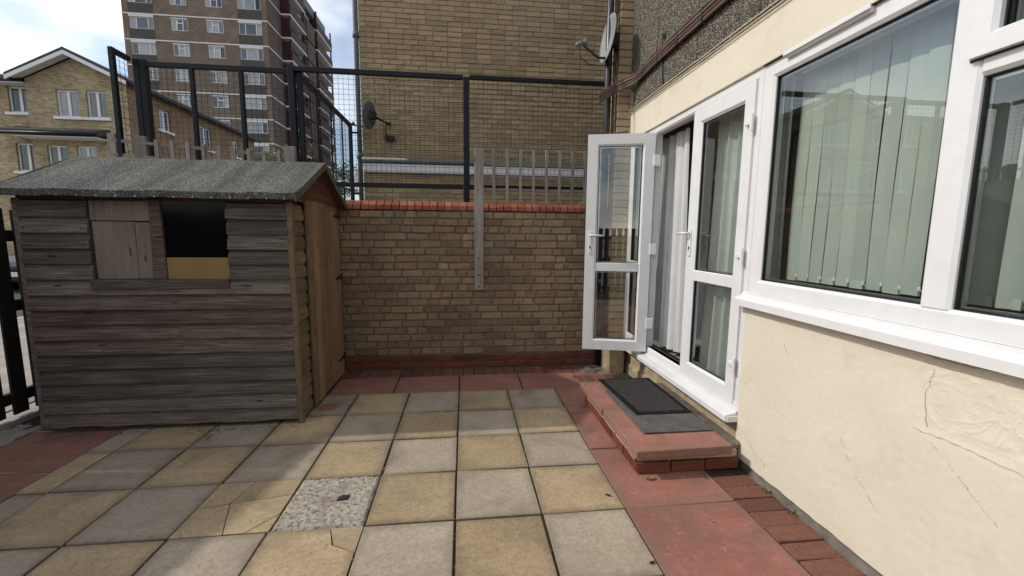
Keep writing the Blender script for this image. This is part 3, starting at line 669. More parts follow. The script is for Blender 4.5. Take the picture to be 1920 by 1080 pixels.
def curtain(name, label, mat, x, ya, yb, z0, z1, folds, amp, flare=0.0, seed=0, lean=0.0):
    V = []; F = []; nu, nv = 90, 24
    for r_ in range(nv+1):
        t = r_/nv; z = z1+(z0-z1)*t
        for c in range(nu+1):
            q = c/nu; wv = math.sin(q*folds*2*math.pi+seed+0.8*math.sin(t*2+seed+q*4))+0.4*math.sin(q*folds*4.3*math.pi+seed*2+t)
            yy = ya+(yb-ya)*q; yy += (yy-(ya+yb)/2)*flare*t*t+lean*t
            V.append((x+amp*wv*(0.8+0.5*t)-0.05*flare*t*t, yy+0.3*amp*math.cos(q*folds*2*math.pi+seed), z+0.01*math.sin(q*7+seed)*t))
    for r_ in range(nv):
        for c in range(nu): i = r_*(nu+1)+c; F.append([i, i+1, i+nu+2, i+nu+1])
    o = MB().add(V, F).build(name, mat, None, smooth=True, recalc=False)
    return tag(o, label, 'curtain', 'curtains behind the glazed doors')
curtain('curtain', 'pale grey curtain hanging inside the open doorway', 'curtain', 1.965, 0.24, -0.28, 0.40, 2.36, 4, 0.022, 0.15, 1.0, -0.03)
curtain('curtain', 'darker grey curtain edge in the middle of the open doorway', 'curtain_grey', 2.02, -0.24, -0.42, 0.40, 2.36, 1.6, 0.022, 0.1, 2.2, -0.02)
curtain('curtain', 'pale curtain behind the glass of the closed door', 'curtain', 1.96, -0.74, -1.45, 0.40, 2.36, 6, 0.028, 0.08, 4.0)

# ------------------------------------------------------------------ doorstep and mats
st = thing('doorstep', 'low brick doorstep capped with two red slabs below the doors', 'step', (1.4, -0.95, 0))
MB().box(1.10, 1.75, -1.48, -0.38, -0.01, 0.118, 0.006).build('step_core', 'plinth', st)
for k in range(5):
    y1 = -0.40-k*0.222
    MB().box(1.082, 1.12, y1-0.212, y1, 0.012, 0.072, 0.004, 0.002).build('brick', 'red_brick', st)
    MB().box(1.077, 1.118, max(-1.478, y1-0.30), y1-0.09, 0.082, 0.122, 0.004, 0.003).build('brick', 'stock_brick', st)
for x0, x1 in ((1.09, 1.30), (1.31, 1.52), (1.53, 1.75)):
    MB().box(x0, x1, -1.502, -1.44, 0.004, 0.072, 0.004, 0.002).build('brick', 'red_brick', st)
MB().box(1.098, 1.74, -1.486, -1.44, 0.074, 0.100, 0.006, 0.003).build('mortar_bed', 'plinth', st)
MB().box(1.13, 1.70, -1.44, -0.4, 0.10, 0.128, 0.003).build('mortar_bed', 'darkplinth', st)
o = MB().box(1.052, 1.665, -1.555, -0.962, 0.131, 0.187, 0.005, 0.002).build('red_slab', 'slab_red', st); o.rotation_euler = (0.012, 0.0, 0.012)
o = MB().box(1.045, 1.655, -0.950, -0.36, 0.131, 0.182, 0.005, 0.002).build('red_slab', 'slab_red', st); o.rotation_euler = (-0.003, 0.004, 0.0)
MB().box(1.672, 1.80, -1.46, -0.36, 0.10, 0.155, 0.012, 0.006).build('mortar_fillet', 'rubble', st)
# mats
def mat_grid(name, mat, c, z, b=0.0):
    return MB().prism([(x, y, z) for x, y in c], (0, 0, b)).build(name, mat)
tag(mat_grid('doormat', 'carpet', [(1.19, -0.62), (1.655, -0.62), (1.652, -1.365), (1.185, -1.365)], 0.1915, 0.006), 'worn grey carpet doormat lying under the black ribbed mat', 'doormat')
rm = thing('doormat', 'black ribbed rubber doormat on the red doorstep', 'doormat', (1.44, -0.74, 0.198))
MB().prism([(1.205, -0.372, 0.1985), (1.66, -0.372, 0.1985), (1.655, -1.105, 0.1985), (1.245, -1.105, 0.1985)], (0, 0, 0.006)).build('mat_base', 'rubber', rm)
for k in range(17):
    q = (k+1.0)/18.5; xa = 1.225+(1.64-1.225)*q; xb = 1.268+(1.635-1.268)*q
    MB().prism([(xa, -0.405, 0.2043), (xa+0.009, -0.405, 0.2043), (xb+0.009, -1.075, 0.2043), (xb, -1.075, 0.2043)], (0, 0, 0.006)).build('rib', 'rubber_rib', rm)

# ------------------------------------------------------------------ garden wall
gw = thing('garden_wall', 'brown brick garden wall with orange coping behind the shed', 'wall', (-0.8, 0.78, 0))
GY = 0.677
MB().box(-3.45, 1.62, GY+0.013, GY+0.205, -0.05, 1.682).build('mortar_core', 'wall_mortar', gw)
smesh = {}
def brick_for(Lx, mat, Ly=0.10):
    key = (round(Lx, 3), mat, Ly)
    if key not in smesh: smesh[key] = [brick_mesh(Lx, Ly, mat, 0.004, 0.006, 0.0635) for _ in range(4)]
    return random.choice(smesh[key])
todo = []
for k in range(20):
    z = 0.162+k*0.0763
    x = -1.32-random.random()*0.2
    while x < 1.60:
        Lx = 0.215 if random.random() < 0.62 else 0.103
        if x+Lx > 1.62: Lx = 0.103
        todo.append((x+Lx/2, z, Lx)); x += Lx+0.0105
vis = [t for t in todo if -1.22 < t[0] < 1.45]; vis.sort(key=lambda t: -t[2]); keep = set(vis[:255])
rest = MB()
for t in todo:
    x, z, Lx = t; dy = random.uniform(-0.003, 0.003)
    if t in keep:
        o = bpy.data.objects.new('brick', brick_for(Lx, 'wall_brick')); place(o, (x, GY+0.05+dy, z), gw); o.rotation_euler = (random.uniform(-.01, .01), random.uniform(-.008, .008), random.uniform(-.012, .012))
    else: rest.box(x-Lx/2, x+Lx/2, GY+dy, GY+0.1, z, z+0.0635, 0.005, 0.003)
for k in range(20):                                 # behind the shed
    x = -3.44+(k % 2)*0.11
    while x < -1.5: rest.box(x, x+0.215, GY, GY+0.1, 0.162+k*0.0763, 0.2255+k*0.0763, 0.005, 0.002); x += 0.2255
stuff(rest.build('brickwork', 'wall_brick', gw))
for k in range(2):
    x = -1.3+(0.11 if k else 0)
    while x < 1.5:
        o = bpy.data.objects.new('red_brick', brick_for(0.215, 'red_brick')); place(o, (x+0.1075, GY+0.043, 0.008+k*0.0755), gw); x += 0.226
for k in range(66):
    x = -3.42+k*0.0762; low = x > 0.2; zt = 1.779 if not low else 1.768
    mb = MB(); mb.prism([(x+0.004, GY-0.012, 1.69), (x+0.004, GY-0.012, zt-0.045), (x+0.004, GY+0.045, zt), (x+0.004, GY+0.205, zt), (x+0.004, GY+0.205, 1.69)], (0.0675, 0, 0))
    o = mb.build('coping_brick', 'coping', gw); o.rotation_euler = (random.uniform(-.01, .01), random.uniform(-.015, .015), random.uniform(-.02, .02))

# ------------------------------------------------------------------ trellises
tr = thing('trellis', 'weathered grey wooden trellis standing on the wall beside the open door', 'trellis', (0.8, 0.66, 0.86))
o = MB().box(0.163, 0.256, 0.632, 0.658, 0.865, 2.315, 0.003, 0.002).build('post', 'trellis', tr)
for z in (1.20, 1.02, 0.90, 1.55, 1.9):
    MB().tube([(0.195+random.uniform(0, 0.03), 0.6335, z), (0.195, 0.6305, z)], 0.006, 8).build('screw_head', 'iron', o)
for k in range(8):
    x = 0.352+k*0.138; o = MB().box(x, x+0.030, 0.662, 0.680, 1.775+random.uniform(-.005, .005), 2.318+random.uniform(-.006, .006), 0.002, 0.002).build('slat', 'trellis', tr); o.rotation_euler.y = random.uniform(-.008, .008)
for z in (2.296, 2.150, 2.020, 1.893):
    MB().box(0.256, 1.36, 0.681, 0.698, z, z+0.030, 0.002, 0.002).build('rail', 'trellis_x', tr)
t2 = thing('trellis', 'low grey trellis on the wall above the shed roof', 'trellis', (-2.4, 0.72, 1.78))
for (x0, x1, zt) in ((-3.27, -3.20, 2.36), (-3.05, -2.94, 2.34), (-1.70, -1.60, 2.29)):
    MB().box(x0, x1, 0.70, 0.745, 1.60, zt, 0.004, 0.002).build('post', 'trellis', t2)
for k in range(9):
    x = -2.86+k*0.137; zt = 2.335-(x+3.2)*0.075
    MB().box(x, x+0.034, 0.682, 0.70, 1.79, zt, 0.002, 0.002).build('slat', 'trellis', t2)
for dz in (0.0, -0.13, -0.26, -0.39):
    a, b_ = 2.31+dz, 2.205+dz
    MB().prism([(-3.25, 0.7005, a-0.028), (-1.66, 0.7005, b_-0.028), (-1.66, 0.7005, b_), (-3.25, 0.7005, a)], (0, 0.018, 0)).build('rail', 'trellis_x', t2)

# ------------------------------------------------------------------ black mesh fence behind the wall
mf = thing('mesh_fence', 'tall black steel mesh fence behind the garden wall', 'fence', (-0.8, 0.97, 0))
FY = 0.96; ZT = 3.12; ZB = 1.96
def fpost(x, y, w, z0=0.0, z1=ZT, name='post', b=0.004): MB().box(x-w/2, x+w/2, y-w/2, y+w/2, z0, z1, b).build(name, 'metal_black', mf)
fpost(0.085, FY, 0.064, 0, 3.10); fpost(-1.685, FY, 0.06); fpost(-1.62, FY+0.03, 0.05); fpost(-3.125, FY, 0.055); fpost(-3.066, FY+0.004, 0.06); fpost(-2.63, FY, 0.040, 0, 3.08); fpost(-2.17, FY, 0.040, 0, 3.08); fpost(2.6, FY, 0.06)
fpost(-3.17, 0.72, 0.042, 1.78, 3.13); fpost(-1.66, 3.12, 0.05, 0, 3.10)
for y in (1.62, 2.15, 2.66): fpost(-1.66, y, 0.022, 0, 3.08, 'upright')
def rail(x0, x1, y0, y1, z, h=0.05): MB().box(x0, x1, y0, y1, z-h/2, z+h/2, 0.004).build('rail', 'metal_black', mf)
rail(-3.10, -1.715, FY-0.022, FY+0.022, 3.075); rail(-1.655, 0.052, FY-0.022, FY+0.022, 3.10); rail(0.118, 2.57, FY-0.022, FY+0.022, 3.105, 0.044)
rail(-1.59, 0.052, FY-0.02, FY+0.02, ZB, 0.045); rail(0.118, 2.57, FY-0.02, FY+0.02, ZB, 0.045); rail(-3.10, -1.72, FY-0.02, FY+0.02, 1.86, 0.04)
rail(-3.192, -3.148, 0.742, FY-0.037, 3.105, 0.045); rail(-1.685, -1.635, FY+0.06, 3.095, 3.08, 0.05); rail(-1.68, -1.64, FY+0.06, 3.095, 1.9, 0.04)
MB().box(-1.66, -1.545, 3.10, 3.125, 2.96, 2.985).build('bracket', 'metal_black', mf); MB().box(-1.66, -1.545, 3.10, 3.125, 2.05, 2.075).build('bracket', 'metal_black', mf)
def wires(p0, p1, z0, z1, dz=0.0):
    p0, p1 = Vector(p0), Vector(p1); d = p1-p0; n = int(d.length/0.05); mb = MB(); t = d.normalized(); nn = Vector((-t.y, t.x, 0)); r = 0.0017
    for i in range(1, n):
        c = p0+d*(i/n); wob = 0.004*noise.noise(Vector((i*0.7, z0, 0)))
        mb.prism([c+t*(wob-r)+nn*r+Vector((0, 0, z0)), c+t*(wob+r)+nn*r+Vector((0, 0, z0)), c+t*wob-nn*r+Vector((0, 0, z0))], Vector((0, 0, z1-z0)))
    m = int((z1-z0)/0.05)
    for j in range(1, m):
        z = z0+(z1-z0)*j/m
        a = p0+nn*0.003; mb.prism([a+Vector((0, 0, z-r)), a+nn*2*r+Vector((0, 0, z)), a+Vector((0, 0, z+r))], d)
    stuff(mb.build('wire_mesh', 'wire', mf))
wires((-1.59, FY, 0), (0.053, FY, 0), ZB, 3.08); wires((0.117, FY, 0), (2.57, FY, 0), ZB, 3.09)
for a, b_ in ((-3.02, -2.65), (-2.61, -2.19), (-2.15, -1.715)): wires((a, FY, 0), (b_, FY, 0), 1.86, 3.055)
wires((-3.17, 0.742, 0), (-3.17, FY-0.036, 0), 1.80, 3.09); wires((-1.66, FY+0.06, 0), (-1.66, 3.09, 0), 1.9, 3.06)

# ------------------------------------------------------------------ stock brick block behind
gb = thing('brick_building', 'tall windowless yellow stock brick wall of the neighbouring block', 'building', (3.5, 6.0, 0))
BY = 3.30; BX = -1.53
MB().box(BX+0.008, 9.0, BY+0.008, 12.0, -0.05, 9.0).build('wall_core', 'stock_mortar', gb)
fr = MB(); pb = []; rest = []
for k in range(120):
    z = 0.0+k*0.0752; off = (k % 2)*0.1125; x = BX
    first = True
    while x < 6.5:
        Lx = 0.215 if random.random() < 0.86 else 0.1025
        if first and k % 2: Lx = 0.1025
        first = False
        (pb if (3.28 < z < 4.95 and BX+0.1 < x < 2.3) else rest).append((x, Lx, z)); x += Lx+0.0105
pb.sort(key=lambda q: abs(q[2]-3.95)); rest += pb[300:]; pb = pb[:300]
for x, Lx, z in pb:
    o = bpy.data.objects.new('brick', brick_for(Lx, 'stock_brick')); place(o, (x+Lx/2, BY+0.05+random.uniform(-.0025, .0025), z), gb); o.rotation_euler = (random.uniform(-.01, .01), random.uniform(-.006, .006), random.uniform(-.012, .012))
for x, Lx, z in rest:
    if z < 1.5: continue
    d = random.uniform(-.0025, .0025); fr.box(x, x+Lx, BY+d, BY+0.08, z, z+0.0645, 0.004, 0.0015)
stuff(fr.build('brickwork', 'stock_brick', gb))
MB().box(BX+0.02, 6.5, BY-0.055, BY+0.02, 2.415, 2.545, 0.006).build('white_band', 'white_paint', gb)
MB().tube([(BX+0.0, BY-0.04, 2.60), (6.5, BY-0.04, 2.60)], 0.045, 10).build('band_capping', 'pipe_grey', gb, smooth=True)
pp = MB(); pp.tube([(BX-0.045, BY+0.02, 0), (BX-0.045, BY+0.02, 9)], 0.038, 12)
pp.build('drainpipe', 'pipe_grey', gb, smooth=True)
for z in (1.4, 2.62, 4.42, 6.2): MB().tube([(BX-0.045, BY+0.02, z), (BX-0.045, BY+0.02, z+0.09)], 0.05, 12).build('pipe_collar', 'pipe_grey', gb, smooth=True)

# ------------------------------------------------------------------ satellite dishes, pipes, cables
def dish(label, c, nrm, rx, rz, mat, wall, lnb, up=Vector((0, 0, 1)), lm='lnb', thick=0.006):
    c = Vector(c); n = Vector(nrm).normalized(); r = up.cross(n).normalized(); u = n.cross(r)
    t = thing('satellite_dish', label, 'satellite dish', wall, 'satellite dishes')
    dp = 0.16*max(rx, rz)
    mb = MB(); prof = [(i/9, dp*(i/9)**2) for i in range(10)]
    X_ = lambda x, y, z: tuple(c+r*x*rx+u*y*rz+n*(z-dp))
    X2 = lambda x, y, z: tuple(c+r*x*rx+u*y*rz+n*(z-dp-thick))
    mb.lathe([(max(0.001, a), h) for a, h in prof], X_, 32, False); mb.lathe([(max(0.001, a), h) for a, h in prof], X2, 32, False)
    k = 9*32
    for i in range(32): mb.f.append([k+i, k+(i+1) % 32, 320+k+(i+1) % 32, 320+k+i])
    mb.build('reflector', mat, t, smooth=True)
    w = Vector(wall); back = c-n*(dp+0.02)
    MB().tube([c-u*rz*0.80-n*0.01, c-u*rz*0.85+n*0.06, Vector(lnb)], [0.014, 0.013, 0.011], 8).build('arm', 'pipe', t, smooth=True)
    ln = Vector(lnb); dr = (c-ln).normalized()
    MB().tube([ln-dr*0.05-u*0.01, ln+dr*0.0, ln+dr*0.035, ln+dr*0.05, ln+dr*0.055], [0.020, 0.022, 0.022, 0.032, 0.032], 12).build('lnb', lm, t, smooth=True)
    MB().box(-0.05, 0.05, -0.06, 0.06, -0.05, 0.02, 0.008, 0, lambda x, y, z: tuple(back+r*x+u*y+n*z)).build('back_bracket', 'iron', t)
    MB().tube([back-u*0.02, back-u*0.02-n*0.05, w+Vector((0, 0, -0.04)), w], 0.018, 8).build('mount', 'iron', t, smooth=True)
    return t
d1 = dish('grey satellite dish at the house corner above the open door', (1.49, 0.56, 3.40), (-0.97, -0.07, 0.14), 0.18, 0.235, 'dish', (1.63, 0.70, 3.30), (1.205, 0.50, 3.315))
MB().tube([(1.19, 0.50, 3.29), (1.20, 0.51, 3.19), (1.30, 0.52, 3.13), (1.45, 0.56, 3.14), (1.60, 0.60, 3.2)], 0.0045, 6).build('cable', 'cable_black', d1, smooth=True)
d2 = dish('dark round satellite dish on the yellow brick block', (-1.36, 3.04, 3.22), (-0.86, 0.36, 0.10), 0.17, 0.20, 'dish_dark', (-1.10, 3.29, 3.19), (-1.64, 3.08, 3.08), lm='dish_dark')
MB().tube([(-1.16, 3.22, 3.16), (-1.16, 3.25, 3.02), (-1.14, 3.27, 2.93)], 0.012, 6).build('cable', 'cable_black', d2, smooth=True)
MB().box(-1.18, -1.03, 3.24, 3.30, 2.90, 2.98, 0.008).build('junction_box', 'iron', d2)
d3 = dish('pale satellite dish low at the corner of the yellow brick block', (-1.72, 3.6, 2.32), (-0.9, -0.45, 0.1), 0.17, 0.2, 'dish', (-1.53, 3.75, 2.25), (-1.98, 3.45, 2.2))
dpz = thing('downpipe', 'black downpipe running down the house corner beside the pilaster', 'pipe', (1.535, 0.64, 0))
MB().tube([(1.535, 0.628, 0.0), (1.535, 0.628, 5.6)], 0.036, 14).build('pipe', 'pipe', dpz, smooth=True)
for z in (0.9, 2.3, 3.95): MB().tube([(1.535, 0.628, z), (1.535, 0.628, z+0.08)], 0.044, 14).build('collar', 'pipe', dpz, smooth=True)
o = MB().tube([(1.60, 0.64, 0.0), (1.60, 0.64, 5.6)], 0.016, 10).build('conduit', 'cable', None, smooth=True); tag(o, 'thin brown conduit between the black downpipe and the pilaster', 'pipe')
# brown cable bundle
cb = thing('cable_bundle', 'thick bundle of brown cables strapped across the pebbledash', 'cables', (1.72, -0.6, 2.75))
base = [(1.40, 0.50, 2.80), (1.50, 0.50, 2.865), (1.60, 0.515, 2.93), (1.68, 0.42, 2.955), (1.722, 0.30, 2.965), (1.728, 0.0, 2.985), (1.73, -0.5, 2.99), (1.73, -1.2, 2.99), (1.73, -2.4, 3.0), (1.73, -4.5, 3.0)]
def smoothpath(P, n=6):
    out = []
    for i in range(len(P)-1):
        p0, p1, p2, p3 = [Vector(P[max(0, min(len(P)-1, i+k))]) for k in (-1, 0, 1, 2)]
        for j in range(n):
            t = j/n; out.append(0.5*((2*p1)+(-p0+p2)*t+(2*p0-5*p1+4*p2-p3)*t*t+(-p0+3*p1-3*p2+p3)*t*t*t))
    out.append(Vector(P[-1])); return out
sp = smoothpath(base)
for k in range(9):
    dz = -0.044+0.011*k; dx = random.uniform(-0.006, 0.008)
    MB().tube([p+Vector((dx+0.004*noise.noise(Vector((i*0.3, k, 0))), 0, dz+0.006*noise.noise(Vector((i*0.25, k, 5))))) for i, p in enumerate(sp)], random.uniform(0.0075, 0.0105), 7).build('cable', 'cable', cb, smooth=True)
for y in (0.2, -0.1, -0.45, -0.8, -1.2): MB().box(1.712, 1.745, y-0.004, y+0.004, 2.938, 3.036, 0.003).build('strap', 'cable_black', cb)
for k, (dz, x) in enumerate(((0.0, 1.757), (0.022, 1.756))):
    P = [(x-0.003, 0.6-i*0.2, 2.694+dz+0.006*noise.noise(Vector((i*0.8, k*3, 0)))) for i in range(28)]
    o = MB().tube(smoothpath(P, 3), 0.0045, 6).build('wall_cable', 'cable_cream', None, smooth=True)
    tag(o, ('cream painted cable running along the lower edge of the pebbledash', 'cream painted cable just above the lowest one along the pebbledash')[k], 'cable')
P = [(1.752, -0.16, 3.10), (1.745, -0.17, 3.14), (1.742, -0.15, 3.12), (1.748, -0.14, 2.96), (1.75, -0.15, 2.84), (1.752, -0.17, 2.74)]
tag(MB().tube(smoothpath(P), 0.006, 7).build('wall_cable', 'cable_black', None, smooth=True), 'short black cable hanging below the brown bundle on pebbledash', 'cable')
for k, P in enumerate(([(1.626, 0.60, 5.0), (1.615, 0.61, 4.0), (1.61, 0.64, 3.5), (1.62, 0.62, 3.3), (1.618, 0.61, 2.9), (1.618, 0.6, 2.55), (1.64, 0.572, 2.5), (1.75, 0.575, 2.52)], [(1.622, 0.66, 5.0), (1.612, 0.65, 4.1), (1.617, 0.68, 3.6), (1.60, 0.66, 3.25), (1.618, 0.68, 2.85), (1.618, 0.67, 2.3), (1.62, 0.67, 1.2)])):
    tag(MB().tube(smoothpath(P), 0.006, 6).build('wall_cable', 'cable', None, smooth=True), ('brown cable looping down the front of the brick pilaster', 'brown cable straight down the lit side of the pilaster')[k], 'cable')

# ------------------------------------------------------------------ shed
sh = thing('shed', 'weathered wooden garden shed with felt roof and boarded window', 'shed', (-2.06, 0.02, 0))
SX0, SX1, SY0, SY1, ZE = -2.93, -1.19, -0.556, 0.60, 1.675
MB().box(SX0+0.02, SX1-0.02, SY0+0.03, SY1, 0.03, 1.62).build('dark_core', 'tower_dark', sh)  # solid dark box added inside the shed to block light
MB().box(SX0+0.03, SX1-0.03, SY0+0.05, SY1-0.03, -0.005, 0.031).build('floor_bearer', 'fence_dark', sh)
def board_front(x0, x1, z0, h, y=SY0, name='weatherboard', mat='shed_front', rot=False):
    n = max(2, int((x1-x0)/0.08)); V = []; F = []
    pr = [(0.022, 0.0), (0.025, 0.005), (0.021, h*0.5), (0.017, h-0.034), (0.005, h-0.021), (0.002, h-0.012), (0.002, h+0.004), (-0.006, h+0.004), (-0.006, 0.0)]
    sd = random.random()*50
    for i in range(n+1):
        x = x0+(x1-x0)*i/n; wv = 0.0025*noise.noise(Vector((x*2.2, sd, 0))); wz = 0.0025*noise.noise(Vector((x*1.5, sd, 9)))
        for j, (d, z) in enumerate(pr):
            zz = z0+z+wz
            if rot and j in (0, 1, 8): zz += 0.02*abs(noise.noise(Vector((x*6, sd, 3))))
            V.append((x, y-d-wv, zz))
    m = len(pr)
    for i in range(n):
        for j in range(m): F.append([i*m+j, i*m+(j+1) % m, (i+1)*m+(j+1) % m, (i+1)*m+j])
    F += [list(range(m)), [n*m+j for j in range(m)]]
    o = MB().add(V, F).build(name, mat, sh); o.rotation_euler.y = random.uniform(-0.0012, 0.0012); return o
BH = 0.1075
for k in range(15):
    z = 0.03+k*BH
    if z < 1.0: board_front(SX0, SX1-0.022, z, BH, rot=(k == 0), mat='shed_front_red' if k in (5, 6, 7, 8) else 'shed_front')
    elif z < 1.62:
        board_front(SX0, -2.512, z, BH if z < 1.55 else 0.07); board_front(-1.622, SX1-0.022, z, BH if z < 1.55 else 0.07)
MB().box(-2.525, -1.625, SY0-0.034, SY0-0.004, 1.040, 1.107, 0.003, 0.002).build('window_sill', 'shed_front', sh)
MB().box(-2.51, -1.62, SY0+0.0, SY0+0.02, 1.107, 1.655).build('window_back', 'tower_dark', sh)
for (a, b_, c, d) in ((-2.497, -2.118, 1.517, 1.652), (-2.487, -2.222, 1.112, 1.510), (-2.217, -2.085, 1.112, 1.507)):
    MB().box(a, b_, SY0-0.012, SY0-0.001, c, d, 0.0015, 0.002).build('plywood_panel', 'ply', sh)
o = MB().prism([(-2.125, SY0-0.022, 1.109), (-2.036, SY0-0.022, 1.109), (-2.045, SY0-0.022, 1.655), (-2.112, SY0-0.022, 1.655)], (0, 0.021, 0)).build('window_post', 'shed_front_red', sh)
MB().box(-2.036, -1.622, SY0-0.006, SY0-0.002, 1.255, 1.655).build('window_pane', 'darkglass', sh)
MB().box(-2.034, -1.624, SY0-0.012, SY0-0.007, 1.108, 1.262, 0.001, 0.001).build('cardboard_panel', 'cardboard', sh)
MB().box(SX1-0.021, SX1+0.016, SY0-0.022, SY0+0.016, 0.0, 1.66, 0.004, 0.002).build('corner_trim', 'shed_side', sh)
MB().box(SX0-0.03, SX0-0.001, SY0-0.018, SY0+0.02, 0.02, 1.66, 0.004, 0.002).build('corner_trim', 'shed_front', sh)
MB().box(SX0-0.012, SX0+0.018, SY0+0.021, SY1, 0.03, 1.66).build('end_wall', 'shed_front', sh)
MB().box(SX0-0.01, SX1+0.0, SY0-0.006, SY0+0.03, 1.656, 1.688).build('eave_board', 'shed_gable', sh)
MB().box(SX0+0.02, SX1-0.04, SY0+0.031, SY1, 1.6205, 1.70).build('top_plate', 'tower_dark', sh)
for k in range(14):
    for x in ((SX0+0.03, -2.55, -1.60, -1.24) if 0.03+k*BH > 1.0 else (SX0+0.03, -2.49, -1.98, -1.60, -1.24)):
        x += random.uniform(-0.012, 0.012); z = 0.03+k*BH+0.03+random.uniform(-.008, .008)
        MB().tube([(x, SY0-0.019, z), (x, SY0-0.0265, z)], 0.0042, 7).build('nail', 'iron', sh)
# right-hand side: boards left and right of the door, gable boards above
def board_side(y0, y1, z0, h, mat='shed_side', top=None):
    pr = [(0.014, 0.0), (0.016, 0.005), (0.013, h*0.6), (0.004, h-0.018), (0.002, h+0.002), (-0.01, h+0.002), (-0.01, 0.0)]
    j0, j1 = random.uniform(-.003, .003), random.uniform(-.003, .003)
    if top is None: V = [(SX1-0.005+d, y, z0+z+jj) for y, jj in ((y0, j0), (y1, j1)) for d, z in pr]
    m = len(pr); F = [[j, (j+1) % m, m+(j+1) % m, m+j] for j in range(m)]+[list(range(m)), [m+j for j in range(m)]]
    MB().add(V, F).build('weatherboard', mat, sh)
for k in range(15):
    z = 0.03+k*BH
    board_side(SY0+0.017, -0.335, z, BH); board_side(0.50, SY1, z, BH)
for k in range(3):
    z = 1.675+k*0.10; sp_ = 0.60*(1-(z-1.66)/0.36); sp2 = max(0.03, 0.60*(1-(z+0.1-1.66)/0.36))
    MB().prism([(SX1-0.004, 0.03-sp_, z), (SX1-0.004, 0.03+sp_, z), (SX1-0.004, 0.03+sp2, z+0.099), (SX1-0.004, 0.03-sp2, z+0.099)], (0.016-0.003*k, 0, 0)).build('gable_board', 'shed_gable', sh)
MB().box(SX1-0.03, SX1-0.006, SY0+0.02, SY1, 0.03, 1.66).build('end_wall', 'tower_dark', sh)
dr = MB().box(SX1+0.012, SX1+0.018, -0.330, 0.495, 0.06, 1.68).build('shed_door', 'shed_side', sh)
yy = -0.333
for k in range(7):
    w_ = 0.1185; z0 = 0.045+random.uniform(-.008, .008); zt = 1.695 if k < 4 else 1.695-0.012*k+random.uniform(-.01, .01)
    o = MB().box(SX1+0.019, SX1+0.034, yy+0.001, yy+w_-0.0015, z0, zt, 0.003, 0.0015).build('plank', 'shed_door', dr); yy += w_
for z, a in ((1.60, 0.0), (1.02, 0.06), (0.22, 0.10)):
    mb = MB(); mb.prism([(SX1+0.035, 0.33, z-0.008-a*0.1), (SX1+0.035, 0.49, z-0.018), (SX1+0.035, 0.49, z+0.018), (SX1+0.035, 0.33, z+0.008-a*0.1)], (0.004, 0, 0)); mb.box(SX1+0.035, SX1+0.043, 0.492, 0.525, z-0.035, z+0.035, 0.002); mb.build('hinge', 'iron', dr)
# roof: felt in strips over boards
RX0, RX1, RYR, RZR = -3.02, -1.115, 0.03, 2.010
def roof_half(ye, ze, sgn, n=6):
    for k in range(n):
        a, b_ = RX0+(RX1-RX0)*k/n, RX0+(RX1-RX0)*(k+1)/n; ov = 0.012 if k < n-1 else 0.0
        V = []; F = []; nx, ny = 8, 14
        for i in range(nx+1):
            for j in range(ny+1):
                x = a+(b_+ov-a)*i/nx; t = j/ny; y = RYR+(ye-RYR)*t; z = RZR+(ze-RZR)*t-0.012*math.sin(math.pi*t)*0.5
                z += 0.004*noise.noise(Vector((x*5, y*2.2, sgn)))+0.0025*(1-i/nx)+(0.0035 if k % 2 else 0)+0.0012*noise.noise(Vector((x*40, y*40, 2)))
                V.append((x, y, z+0.022))
        for i in range(nx):
            for j in range(ny): q = i*(ny+1)+j; F.append([q, q+1, q+ny+2, q+ny+1])
        b0 = len(V)
        for i in range(nx+1):                      # turned-down eave edge
            p = V[i*(ny+1)+ny]; V.append((p[0], p[1]-sgn*0.006, p[2]-0.045+0.004*noise.noise(Vector((p[0]*9, 0, 1))))); V.append((p[0], p[1]+sgn*0.012, p[2]-0.045))
        for i in range(nx): F.append([i*(ny+1)+ny, (i+1)*(ny+1)+ny, b0+2*i+2, b0+2*i]); F.append([b0+2*i, b0+2*i+2, b0+2*i+3, b0+2*i+1])
        MB().add(V, F).build('felt_strip', 'felt', rf, recalc=True)
rmb = MB(); rmb.prism([(RX0+0.01, -0.655, 1.690), (RX0+0.01, RYR, RZR+0.012), (RX0+0.01, 0.655, 1.700), (RX0+0.01, 0.655, 1.682), (RX0+0.01, RYR, RZR-0.008), (RX0+0.01, -0.655, 1.672)], (RX1-RX0-0.02, 0, 0))
rf = rmb.build('roof', 'shed_gable', sh)
roof_half(-0.668, 1.690, -1); roof_half(0.662, 1.698, 1)
for sg, ye, ze in ((-1, -0.67, 1.71), (1, 0.664, 1.716)):
    MB().prism([(RX1+0.001, RYR, RZR+0.026), (RX1+0.001, ye, ze), (RX1+0.001, ye, ze-0.055), (RX1+0.001, RYR, RZR-0.03)], (0.006, 0, 0)).build('verge_felt', 'felt', rf)
    MB().prism([(RX0-0.001, RYR, RZR+0.026), (RX0-0.001, ye, ze), (RX0-0.001, ye, ze-0.055), (RX0-0.001, RYR, RZR-0.03)], (-0.006, 0, 0)).build('verge_felt', 'felt', rf)
for k in range(16):
    x = -2.95+k*0.118; MB().tube([(x, -0.671, 1.676), (x, -0.676, 1.676)], 0.0045, 6).build('felt_nail', 'steel', rf)

